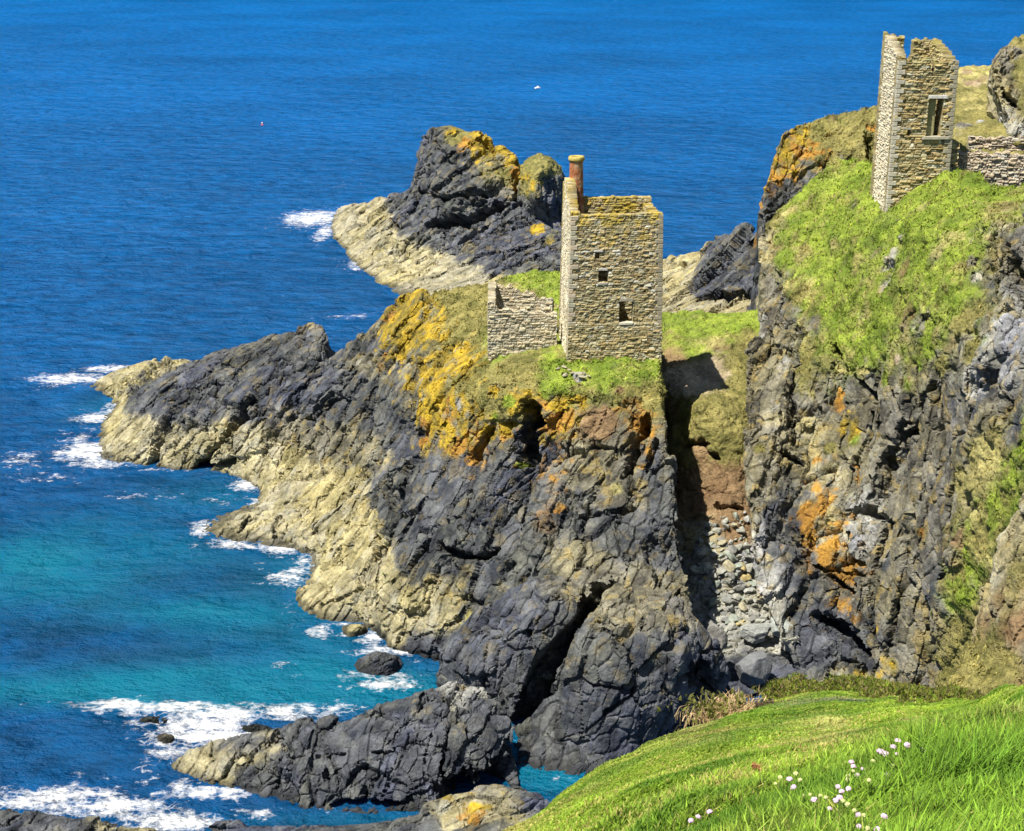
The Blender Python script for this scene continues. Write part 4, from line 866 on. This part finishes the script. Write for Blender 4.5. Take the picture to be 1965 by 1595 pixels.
# added slab in the tall opening, sunlit inner wall painted into its colour
ups.append(slab('sunlit_slab', uh, tf, tdx, n2, 2.6, 3.32, 36.3, 39.3, -.4, .75, (.34, .31, .15), seed=95, **kw3))
for k in range(34):
    z_ = 30.2+k*.35; lg = k % 2
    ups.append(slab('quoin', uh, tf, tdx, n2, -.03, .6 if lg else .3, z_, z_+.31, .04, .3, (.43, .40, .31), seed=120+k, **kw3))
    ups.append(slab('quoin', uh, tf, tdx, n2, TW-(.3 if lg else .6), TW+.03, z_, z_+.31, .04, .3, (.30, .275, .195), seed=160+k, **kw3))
local(uh, ups)

# --- rubble walls on the right, below the path
def seg_wall(pts, z0, topf, thick, label, seed, tintf, name='rubble_wall'):
    root = empty(name, (float(pts[0][0]), float(pts[0][1]), z0), label, 'wall')
    ps = []; acc = 0
    for k in range(len(pts)-1):
        a, b_ = np.array(pts[k], float), np.array(pts[k+1], float); l_ = np.linalg.norm(b_-a)
        ps.append(stone_wall('masonry', root, a, b_, z0, (lambda ac: lambda s: topf(ac+s))(acc), thick, seed=seed+k, tintf=tintf, rows=(.12, .3), wid=(.16, .55), bulge=.11)); acc += l_
    local(root, ps); return root
mauve = lambda c, s, h, V, sd: (c*.65+np.array([.36, .31, .30])*.45)
seg_wall([(33.9, 116.4), (36.4, 115.2), (39.5, 114.9), (46., 114.0)], 29.5, lambda s: 35.0-.02*s+.1*math.sin(s*3)+.08*math.sin(s*8), .9, 'pale rubble retaining wall curving away to the right of the tall ruin', 200, mauve)
seg_wall([(37.2, 121.0), (47., 119.5)], 32., lambda s: 35.35+.08*math.sin(s*3)+.06*math.sin(s*8)+.02*s, .6, 'low dry stone wall at the top of the rubble, nearest the dirt path', 210, mauve)
seg_wall([(33.9, 114.6), (34.6, 114.75)], 31., lambda s: 36.2-.5*s, 1.2, 'stepped stump of masonry at the right foot of the tall ruin', 220, greyish)

# ------------------------------------------------------------------ loose rocks
import bmesh
def rock_mesh(name, seed, sub=3, planes=16, base=(.36, .355, .31), flat=.75, rough=.05):
    bm = bmesh.new(); bmesh.ops.create_icosphere(bm, subdivisions=sub, radius=1)
    V = np.array([v.co[:] for v in bm.verts]); F = np.array([[v.index for v in f.verts] for f in bm.faces]); bm.free()
    rg = np.random.default_rng(seed); n = rg.normal(size=(planes, 3)); n /= np.linalg.norm(n, axis=1)[:, None]; dd = rg.uniform(.55, .95, planes)
    t = V@n.T; r = np.where(t > .05, dd/np.maximum(t, .05), 9).min(1); r = np.minimum(r, 1.25)
    V = V*r[:, None]*np.array([1, .85, flat]); V += V*((fbm((V*3+seed).astype(np.float32), seed, 4)-.5)*rough*6)[:, None]
    o = mesh_obj(name, V, F.astype(np.int32), M_boulder, colors=np.array(base)[None]*(.7+.6*fbm((V*2+seed).astype(np.float32), seed+1, 3)[:, None]))
    return o
GRP = 'fallen boulders in the gully'
LAB = 'angular pale fallen boulder in the rubble of the shaded gully'
tones = [(.30, .30, .25), (.34, .34, .29), (.24, .245, .22), (.33, .30, .20), (.27, .30, .25), (.19, .19, .17), (.36, .29, .13), (.38, .38, .35)]
protos = [rock_mesh('boulder', 700+k, 3, 8+k//2, tones[k], rough=.02) for k in range(8)]
first = set()
rb = random.Random(5)
cnt = 0
while cnt < 299:
    py = rb.uniform(985, 1255); lo = 1330 if py < 1130 else 1335+(py-1130)*.45; hi = 1440+max(0, (py-1080))*.45
    px = rb.uniform(lo, hi)
    if 1395 < px < 1500 and py > 1205: continue
    p = on_patch('gully', px, py)
    k = rb.choice([0, 0, 1, 1, 2, 2, 2, 3, 4, 4, 5, 5, 7, 7, 6] if rb.random() < .5 else [0, 1, 2, 4, 5]); pr = protos[k]
    if k in first: o = pr.copy(); COL.objects.link(o)
    else: o = pr; first.add(k)
    sz = rb.choice([.10, .12, .15, .2, .26, .42]) if py > 1130 else rb.choice([.12, .16, .2, .3, .5])
    sz *= .85
    if py < 1040: sz *= .7
    o.location = (p[0], p[1], p[2]+sz*.3); o.scale = (sz*rb.uniform(.8, 1.4), sz*rb.uniform(.8, 1.3), sz*rb.uniform(.7, 1.1)); o.rotation_euler = (rb.uniform(-.6, .6), rb.uniform(-.6, .6), rb.uniform(0, 6.3))
    tag(o, LAB, 'boulder', GRP); cnt += 1
for k in set(range(8))-first: bpy.data.objects.remove(protos[k])
def big_rock(px, py, z, sc, base, seed, label, rot=(0, 0, 0), planes=14, sub=6):
    o = rock_mesh('boulder', seed, sub, planes, base, flat=1, rough=.035); p = at_z(px, py, z) if z < 45 else at_y(px, py, z)
    o.location = p; o.scale = sc; o.rotation_euler = rot; return tag(o, label, 'boulder')
big_rock(1452, 1282, 1.9, (1.8, 1.6, 2.0), (.13, .135, .14), 801, 'huge rounded grey boulder standing in the cove below the rubble', (0, .1, .4), 60)
big_rock(1455, 1212, 3.0, (1.1, .9, .7), (.28, .29, .27), 802, 'pale slab of rock lying on top of the rubble just behind the huge boulder', (.3, .1, .2))
big_rock(1424, 1073, 5.5, (.78, .7, .8), (.40, .40, .36), 803, 'biggest squarish pale boulder high in the gully rubble', (.2, .5, .3), 8)
big_rock(1372, 1225, 4.2, (.9, .9, 1.1), (.17, .165, .15), 804, 'grey brown rock wedged between the dark slabs and the gully rubble', (0, .3, 1))
big_rock(1500, 1205, 3.6, (.9, .9, 1.3), (.30, .32, .29), 805, 'greenish pale boulder against the foot of the right cliff', (0, .2, 2))
rr = random.Random(9)
for (px, py) in [(1083, 700), (1092, 706), (1104, 716), (1118, 714), (1096, 712), (1128, 718), (1112, 722), (1088, 716), (1075, 704)]:
    o = protos[3].copy(); COL.objects.link(o); p = on_patch('headland', px, py); s_ = rr.uniform(.12, .26)
    o.location = (p[0], p[1], p[2]+.08); o.scale = (s_*1.4, s_, s_*.7); o.rotation_euler = (0, 0, rr.uniform(0, 6)); tag(o, 'pale fallen stone on the turf at the near left foot of the engine house', 'boulder', 'fallen stones below the engine house')

# ------------------------------------------------------------------ marks on the open sea
M_buoy = plain('red_paint', (.65, .08, .05), .4); M_whitep = plain('white_paint', (.85, .85, .82), .5)
def revolve(name, prof, mat, parent, seg=20):
    V = [(r*math.cos(2*math.pi*k/seg), r*math.sin(2*math.pi*k/seg), z) for r, z in prof for k in range(seg)]
    F = [(i*seg+k, i*seg+(k+1) % seg, (i+1)*seg+(k+1) % seg, (i+1)*seg+k) for i in range(len(prof)-1) for k in range(seg)]
    return mesh_obj(name, V, F, mat, parent=parent, smooth=True)
p = at_z(503, 240, 0); by = empty('buoy', p, 'tiny red and white marker buoy alone on the open blue water left of the stack', 'buoy')
revolve('float', [(.02, -.5), (.35, -.4), (.6, 0), (.55, .25), (.3, .45), (.02, .5)], M_buoy, by); revolve('top_mark', [(.09, .45), (.08, .9), (.3, .95), (.34, 1.15), (.3, 1.35), (.02, 1.4)], M_whitep, by)
p = at_z(1032, 170, 0); bt = empty('dinghy', p, 'tiny white boat far out on the blue water above the chimney', 'boat', rz=.5)
hull = []; fh = []
for i, x in enumerate(np.linspace(-1.6, 1.6, 9)):
    wd = .75*(1-max(0, (x-.2)/1.5)**2)+.02
    for (yy, zz) in ((-wd, .62), (-wd*.8, .1), (0, -.15), (wd*.8, .1), (wd, .62), (wd*.85, .58), (0, .2), (-wd*.85, .58)): hull.append((x, yy, zz+.15*max(0, x)/1.6))
for i in range(8):
    for k in range(8): fh.append((i*8+k, i*8+(k+1) % 8, (i+1)*8+(k+1) % 8, (i+1)*8+k))
fh += [tuple(range(8)), tuple(range(64, 72))[::-1]]
mesh_obj('hull', hull, fh, M_whitep, parent=bt)
bx = [(x, y, z) for x in (-.5, .5) for y in (-.42, .42) for z in (.2, 1.35)]
bx = [(x*(.8 if z > 1 else 1), y*(.85 if z > 1 else 1), z) for x, y, z in bx]
bt.scale = (.6,)*3; by.scale = (.55,)*3
mesh_obj('cabin', bx, [(0, 1, 3, 2), (4, 6, 7, 5), (0, 4, 5, 1), (2, 3, 7, 6), (1, 5, 7, 3), (0, 2, 6, 4)], M_whitep, parent=bt)

# ------------------------------------------------------------------ grass, flowers and heath
def sample_tris(V, F, prob, n, rg):
    k = rg.choice(len(F), n, p=prob/prob.sum()); a = rg.random(n); b_ = rg.random(n); m = a+b_ > 1; a[m] = 1-a[m]; b_[m] = 1-b_[m]
    T = V[F[k]]; return T[:, 0]+(T[:, 1]-T[:, 0])*a[:, None]+(T[:, 2]-T[:, 0])*b_[:, None], k
def tri_area(V, F): return .5*np.linalg.norm(np.cross(V[F[:, 1]]-V[F[:, 0]], V[F[:, 2]]-V[F[:, 0]]), axis=1)
def blades(name, P0, hgt, wid, col, rg, lean=.5, bias=(0.25, .1), parent=None):
    n = len(P0); a = rg.uniform(0, 2*math.pi, n); tx = np.cos(a); ty = np.sin(a)
    ln = np.abs(rg.normal(lean, lean*.5, n)); b2 = rg.uniform(0, 2*math.pi, n); lx = np.cos(b2)*ln+bias[0]; ly = np.sin(b2)*ln+bias[1]
    V = np.zeros((n, 5, 3)); side = np.stack([tx, ty, tx*0], 1)*(wid*.5)[:, None]
    V[:, 0] = P0-side; V[:, 1] = P0+side
    mid = P0+np.stack([lx*hgt*.3, ly*hgt*.3, hgt*.62], 1); V[:, 2] = mid-side*.75; V[:, 3] = mid+side*.75
    V[:, 4] = P0+np.stack([lx*hgt*.95, ly*hgt*.95, hgt*np.clip(1-.25*ln, .4, 1)], 1)
    V[:, :2, 2] -= .03*0
    i = np.arange(n)[:, None]*5; F = np.concatenate([i+np.array([[0, 1, 3]]), i+np.array([[0, 3, 2]]), i+np.array([[2, 3, 4]])], 0)
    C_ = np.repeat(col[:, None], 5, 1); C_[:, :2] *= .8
    return mesh_obj(name, V.reshape(-1, 3), F.astype(np.int32), M_blade, colors=np.clip(C_.reshape(-1, 3), .003, .8), parent=parent)
rg = np.random.default_rng(3)
# near slope: blades everywhere, even cover in the picture
p = PATCH['grass_slope']; V, F = p['V'], p['F']; cen = V[F].mean(1); dist = np.linalg.norm(cen-np.array([0, 0, CAMZ]), axis=1)
x_, y_, d_ = project(cen); vis = (x_ > -60) & (x_ < W0+80) & (y_ > 1200) & (y_ < H0+140) & (d_ > 1.2)
ar = tri_area(V, F)*vis/np.maximum(dist, 2.5)**1.65
P0, k = sample_tris(V, F, ar, 400000, rg)
gc = p['C'][F[k, 0]]; D0 = np.linalg.norm(P0-np.array([0, 0, CAMZ]), axis=1)
lush = np.clip((P0[:, 0]*1.0/np.maximum(P0[:, 1], 1)-.17)*7, 0, 1)*np.clip((9-D0)/4, 0, 1)
patchn = fbm((P0*.9).astype(np.float32), 600, 4); clump = fbm((P0*3.1).astype(np.float32), 610, 3)
tus = np.clip(fbm((P0*1.7).astype(np.float32), 660, 3)*2.6-.75, .25, 1.7); tus = np.where(D0 > 7, np.clip(tus, .7, 1.3), np.clip(tus, .45, 1.6)); h_ = (.045+.055*clump)*tus*(.6+.7*rg.random(len(P0)))*(1+1.3*lush)*np.clip(7/D0, .5, 1)
w_ = np.maximum(.0040+.0035*lush, .0014*D0)*(.7+.6*rg.random(len(P0)))
nr = np.clip((14-D0)/9, .25, 1)[:, None]; c_ = gc*(1+nr*(-.75+2.0*rg.random((len(P0), 1))**1.5))*(.5+1.3*clump[:, None])*np.array([.88, 1.0, .9])
straw = (rg.random(len(P0)) < np.clip((patchn-.52)*2.2, .04, .35)*(1-lush*.8))[:, None]
c_ = np.where(straw, np.array([.46, .40, .12])*(.5+.8*rg.random((len(P0), 1))), c_)
dkg = np.clip((.47-patchn)*5, 0, .5)[:, None]; c_ = c_*(1-dkg)+np.array([.05, .15, .012])*dkg
c_ = c_*(1-.45*lush[:, None])+np.array([.155, .31, .025])*(.2+1.8*rg.random((len(P0), 1))**1.5)*.45*lush[:, None]
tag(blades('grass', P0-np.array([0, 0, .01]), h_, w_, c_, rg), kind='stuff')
# far turf: tufts on cliff, headland and gully
for nm, cnt, hs in (('cliff', 60000, .30), ('headland', 34000, .24), ('gully', 9000, .2), ('lichen_spur', 7000, .3), ('path', 5000, .2), ('outcrop', 2500, .3), ('near_bank', 7000, .2)):
    p = PATCH[nm]; V, F = p['V'], p['F']; sw = p['soft'][F].mean(1); cen = V[F].mean(1); x_, y_, d_ = project(cen)
    nrm_ = np.cross(V[F[:, 1]]-V[F[:, 0]], V[F[:, 2]]-V[F[:, 0]]); face = ((np.array([0, 0, CAMZ])-cen)*nrm_).sum(1) > 0
    ar = tri_area(V, F)*np.clip(sw-.35, 0, 1)*face*(x_ < W0+60)
    if nm == 'headland': 
        inside = ((cen[:, 0] > -1.6) & (cen[:, 0] < 11.1) & (cen[:, 1] > 109.6) & (cen[:, 1] < 116.5)); ar *= ~inside
    P0, k = sample_tris(V, F, ar, cnt, rg); gc = p['C'][F[k, 0]]
    cl = fbm((P0*.7).astype(np.float32), 620, 4); sm_ = fbm((P0*2.5).astype(np.float32), 630, 2)
    h_ = hs*.55*(.15+2.2*np.clip(sm_-.3, 0, 1)*1.6)*(.5+.9*rg.random(cnt)); w_ = .05+.10*rg.random(cnt)
    c_ = gc*(.7+1.1*rg.random((cnt, 1)))*(.35+1.6*np.clip((cl[:, None]-.5)*1.6+.5, 0, 1))
    st = (rg.random(cnt) < np.clip((cl-.42)*2.0, .08, .6))[:, None]; c_ = np.where(st, np.array([.40, .35, .12])*(.45+.8*rg.random((cnt, 1))), c_)
    tag(blades('turf', P0-np.array([0, 0, .03]), h_, w_, c_, rg, .7), kind='stuff')

# heather and gorse mats on the crest of the slope
def bush(px, py, Y, rx, ry, rz, n, cols, label, seed, name='heather_bush', leaf=.05, cat='bush'):
    r = np.random.default_rng(seed); c = at_y(px, py, Y); root = empty(name, c, label, cat)
    u = r.normal(size=(n, 3)); u /= np.linalg.norm(u, axis=1)[:, None]; u[:, 2] = np.abs(u[:, 2])
    rad = r.uniform(.55, 1.0, n)**.6*(.7+.6*fbm((u*2.2+seed).astype(np.float32), seed, 3))
    P = u*rad[:, None]*np.array([rx, ry, rz]); P = P[fbm((P*3.2+seed).astype(np.float32), 77, 3) > .44]; n = len(P)
    a = r.normal(size=(n, 3))*leaf; b2 = r.normal(size=(n, 3))*leaf
    V = np.stack([P-a*.5, P+a*.5, P+b2*1.4+np.array([0, 0, leaf*.8])], 1).reshape(-1, 3)
    cc = np.array(cols)[r.integers(0, len(cols), n)]*(.6+.8*r.random((n, 1)))
    mesh_obj('foliage', V, np.arange(n*3).reshape(-1, 3).astype(np.int32), M_blade, parent=root, colors=np.repeat(cc, 3, 0))
    S = []; Fs = []
    for q in range(14):
        e = np.array([r.uniform(-.7, .7)*rx, r.uniform(-.7, .7)*ry, r.uniform(.4, .8)*rz]); b0 = np.array([r.uniform(-.2, .2), r.uniform(-.2, .2), -.15]); i0 = len(S)
        for t, ww in ((0, .015), (1, .005)):
            m_ = b0+(e-b0)*t
            for g in range(4): S.append(m_+np.array([math.cos(g*1.57)*ww, math.sin(g*1.57)*ww, 0]))
        for g in range(4): Fs.append((i0+g, i0+(g+1) % 4, i0+4+(g+1) % 4, i0+4+g))
    mesh_obj('stems', S, Fs, plain('heather_stem', (.12, .07, .05)), parent=root)
    return root
G1 = [(.14, .20, .02), (.20, .24, .025), (.08, .10, .02), (.27, .26, .06), (.19, .14, .07)]
bush(1570, 1338, 21.8, .95, .7, .17, 16000, G1, 'dark green rounded heather bush at the highest point of the near grass crest', 1, leaf=.026)
bush(1650, 1341, 20.5, .8, .6, .13, 12000, G1, 'low green heather bush in the middle of the near grass crest', 2, leaf=.026)
bush(1735, 1348, 19., .8, .5, .10, 12000, G1+[(.22, .19, .06)], 'flat olive heather bush right of the middle of the near grass crest', 3, leaf=.024)
bush(1815, 1350, 16., .6, .4, .07, 9000, G1, 'rightmost low heather bush on the near grass crest below the brown bank', 4, leaf=.02)
bush(1535, 1368, 18.5, .36, .25, .06, 5000, [(.22, .14, .09), (.28, .20, .11), (.12, .08, .05), (.14, .15, .03)], 'small brown withered heather patch under the dark green heather bush', 5, leaf=.02)
bush(1478, 1366, 18.5, .26, .25, .05, 3000, [(.16, .10, .07), (.10, .07, .05), (.14, .16, .03)], 'small purple brown heather patch left of the withered one', 6, leaf=.02)
# the straw coloured clump on the crest
c = at_y(1385, 1372, 19.0); r = np.random.default_rng(4); n = 1100
root = empty('dry_plant', c, 'straw coloured dry clump sticking up from the left part of the grass crest', 'plant')
P0 = np.stack([r.normal(0, .22, n)+.0, r.normal(0, .15, n), np.zeros(n)-.02], 1); P0[:, 2] += P0[:, 0]*.25
blades('stalks', P0, .10+.16*r.random(n), .012+.014*r.random(n), np.array([[.60, .46, .27]])*(.5+.8*r.random((n, 1)))*np.array([[1, .95, .9]]), r, .5, bias=(.25, 0), parent=root)
S_ = np.stack([r.normal(0, .3, 300), r.normal(0, .15, 300), np.abs(r.normal(.1, .08, 300))], 1)
blades('leaves', S_, .05+.06*r.random(300), .03+.03*r.random(300), np.array([[.20, .20, .05]])*(.5+.8*r.random((300, 1))), r, .8, parent=root)

# thrift
M_thrift = plain('thrift_petals', (.56, .38, .50), .8, 60, (.8, 1.2)); M_seed = plain('thrift_seed_head', (.40, .42, .17), .8, 60, (.8, 1.2)); M_stem = plain('thrift_stem', (.13, .22, .04), .7)
def thrift_mesh(seed, rad, flat):
    bm = bmesh.new(); bmesh.ops.create_icosphere(bm, subdivisions=3, radius=rad)
    r = random.Random(seed)
    for v in bm.verts:
        d = v.co.normalized(); k = 1+.16*math.sin(d.x*19+seed)*math.sin(d.y*17)*math.sin(d.z*15)+r.uniform(-.12, .12)
        v.co *= k; v.co.z *= flat if v.co.z > 0 else .45
    me = bpy.data.meshes.new('flower_head'); bm.to_mesh(me); bm.free(); return me
def stem_mesh(h):
    me = bpy.data.meshes.new('stem'); V = []; F = []
    for i, z in enumerate(np.linspace(-h, 0, 5)):
        for g in range(5): V.append((math.cos(g*1.256)*.0012+.02*(z/h)**2*.6, math.sin(g*1.256)*.0012, z))
    for i in range(4):
        for g in range(5): F.append((i*5+g, i*5+(g+1) % 5, i*5+5+(g+1) % 5, i*5+5+g))
    me.from_pydata(V, [], F); me.materials.append(M_stem); return me
heads = {}
for nm, mt, rd in (('f', M_thrift, .0115), ('s', M_seed, .0095)):
    for k in range(2): me = thrift_mesh(k+3, rd, .85); me.materials.append(mt); heads[nm, k] = me
SM = stem_mesh(.13)
thr = [(x, y, 'f') for x, y in [(1515, 1496), (1523, 1511), (1634, 1463), (1638, 1471), (1655, 1476), (1645, 1488), (1608, 1510), (1615, 1519), (1604, 1537), (1611, 1531), (1628, 1514), (1562, 1535), (1687, 1441), (1692, 1443), (1699, 1447), (1714, 1434), (1723, 1422), (1722, 1448),
   (1772, 1440), (1647, 1564), (1648, 1586), (1697, 1567), (1683, 1592), (1326, 1575), (1340, 1568), (1362, 1558), (1741, 1430), (1703, 1487), (1592, 1552)]]
thr += [(x, y, 's') for x, y in [(1497, 1492), (1488, 1504), (1527, 1485), (1535, 1497), (1542, 1527), (1555, 1525), (1574, 1527), (1585, 1531), (1628, 1489), (1627, 1497), (1618, 1537), (1626, 1544), (1675, 1461), (1658, 1565), (1640, 1556), (1665, 1590), (1637, 1480), (1712, 1470), (1668, 1498)]]
r = random.Random(2)
for (x, y, kd) in thr:
    g = on_patch('grass_slope', x, min(y+62, 1700)); dd = np.linalg.norm(g-np.array([0, 0, CAMZ]))
    q = at_y(x, y, g[1]); hgt = max(.06, q[2]-g[2])
    lab = 'round lilac white thrift flower head on a thin stem in the near grass' if kd == 'f' else 'greenish faded thrift seed head on a thin stem in the near grass'
    o = empty('thrift', q, lab, 'flower', 'lilac thrift flowers' if kd == 'f' else 'faded thrift heads', rz=r.uniform(0, 6))
    k_ = max(dd/4.3, 1)*r.uniform(.5, .78); o.scale = (k_,)*3
    h_ = bpy.data.objects.new('flower_head', heads[kd, r.randrange(2)]); s_ = bpy.data.objects.new('stem', SM)
    h_.rotation_euler = (r.uniform(-.4, .4), r.uniform(-.4, .4), 0); s_.scale = (1, 1, hgt/.13/o.scale[0])
    for c in (h_, s_): COL.objects.link(c); c.parent = o
# two rusty dock stalks
M_dock = plain('dock_seeds', (.28, .12, .04), .8, 30, (.6, 1.4))
def dock(pts, Y, label, seed):
    r = np.random.default_rng(seed); W_ = [at_y(x, y, Y) for x, y in pts]; root = empty('dock', W_[0], label, 'plant'); V = []; F = []
    for i, w_ in enumerate(W_):
        for g in range(5): V.append(w_-W_[0]+np.array([math.cos(g*1.256), 0, math.sin(g*1.256)])*.003)
    for i in range(len(W_)-1):
        for g in range(5): F.append((i*5+g, i*5+(g+1) % 5, i*5+5+(g+1) % 5, i*5+5+g))
    mesh_obj('stalk', V, F, M_dock, parent=root)
    P = []
    for q in range(260):
        t = r.uniform(.35, 1)*(len(W_)-1); i = min(int(t), len(W_)-2); b0 = W_[i]+(W_[i+1]-W_[i])*(t-i)-W_[0]+r.normal(0, .006, 3); a = r.normal(0, .006, 3); b2 = r.normal(0, .006, 3); P += [b0-a, b0+a, b0+b2*1.5]
    mesh_obj('seed_spike', P, np.arange(len(P)).reshape(-1, 3).astype(np.int32), M_dock, parent=root)
dock([(1604, 1560), (1602, 1535), (1598, 1515), (1593, 1500), (1592, 1484)], 5.4, 'upright rust brown dock stalk beside the middle thrift clump', 1)
dock([(1478, 1520), (1472, 1500), (1465, 1484), (1455, 1474), (1444, 1470)], 6.6, 'arching rust brown dock stalk left of the thrift flowers', 2)


# ------------------------------------------------------------------ light
el = math.radians(60); sun_to = SUN.copy(); sun_to /= np.linalg.norm(sun_to)
el = math.asin(sun_to[2]); az = math.atan2(sun_to[0], sun_to[1])
sd = bpy.data.lights.new('sun', 'SUN'); so = bpy.data.objects.new('sun', sd); COL.objects.link(so)
sd.energy = 5.0; sd.angle = math.radians(.5); sd.color = (1, .95, .86)
so.rotation_euler = Vector(sun_to).to_track_quat('Z', 'Y').to_euler()
w = bpy.data.worlds.new('World'); scene.world = w; w.use_nodes = True
nt = w.node_tree; bg = nt.nodes['Background']; sky = nt.nodes.new('ShaderNodeTexSky'); sky.sky_type = 'NISHITA'
sky.sun_disc = False; sky.sun_elevation = el; sky.sun_rotation = az; sky.altitude = 50; sky.ozone_density = 2.0; sky.air_density = 1.0; sky.dust_density = .3
nt.links.new(sky.outputs[0], bg.inputs[0]); bg.inputs[1].default_value = .05
vs = scene.view_settings; scene.display_settings.display_device = 'sRGB'
vs.view_transform = 'Standard'; vs.look = 'None'; vs.gamma = 1; vs.exposure = 0.95
scene.render.engine = 'CYCLES'
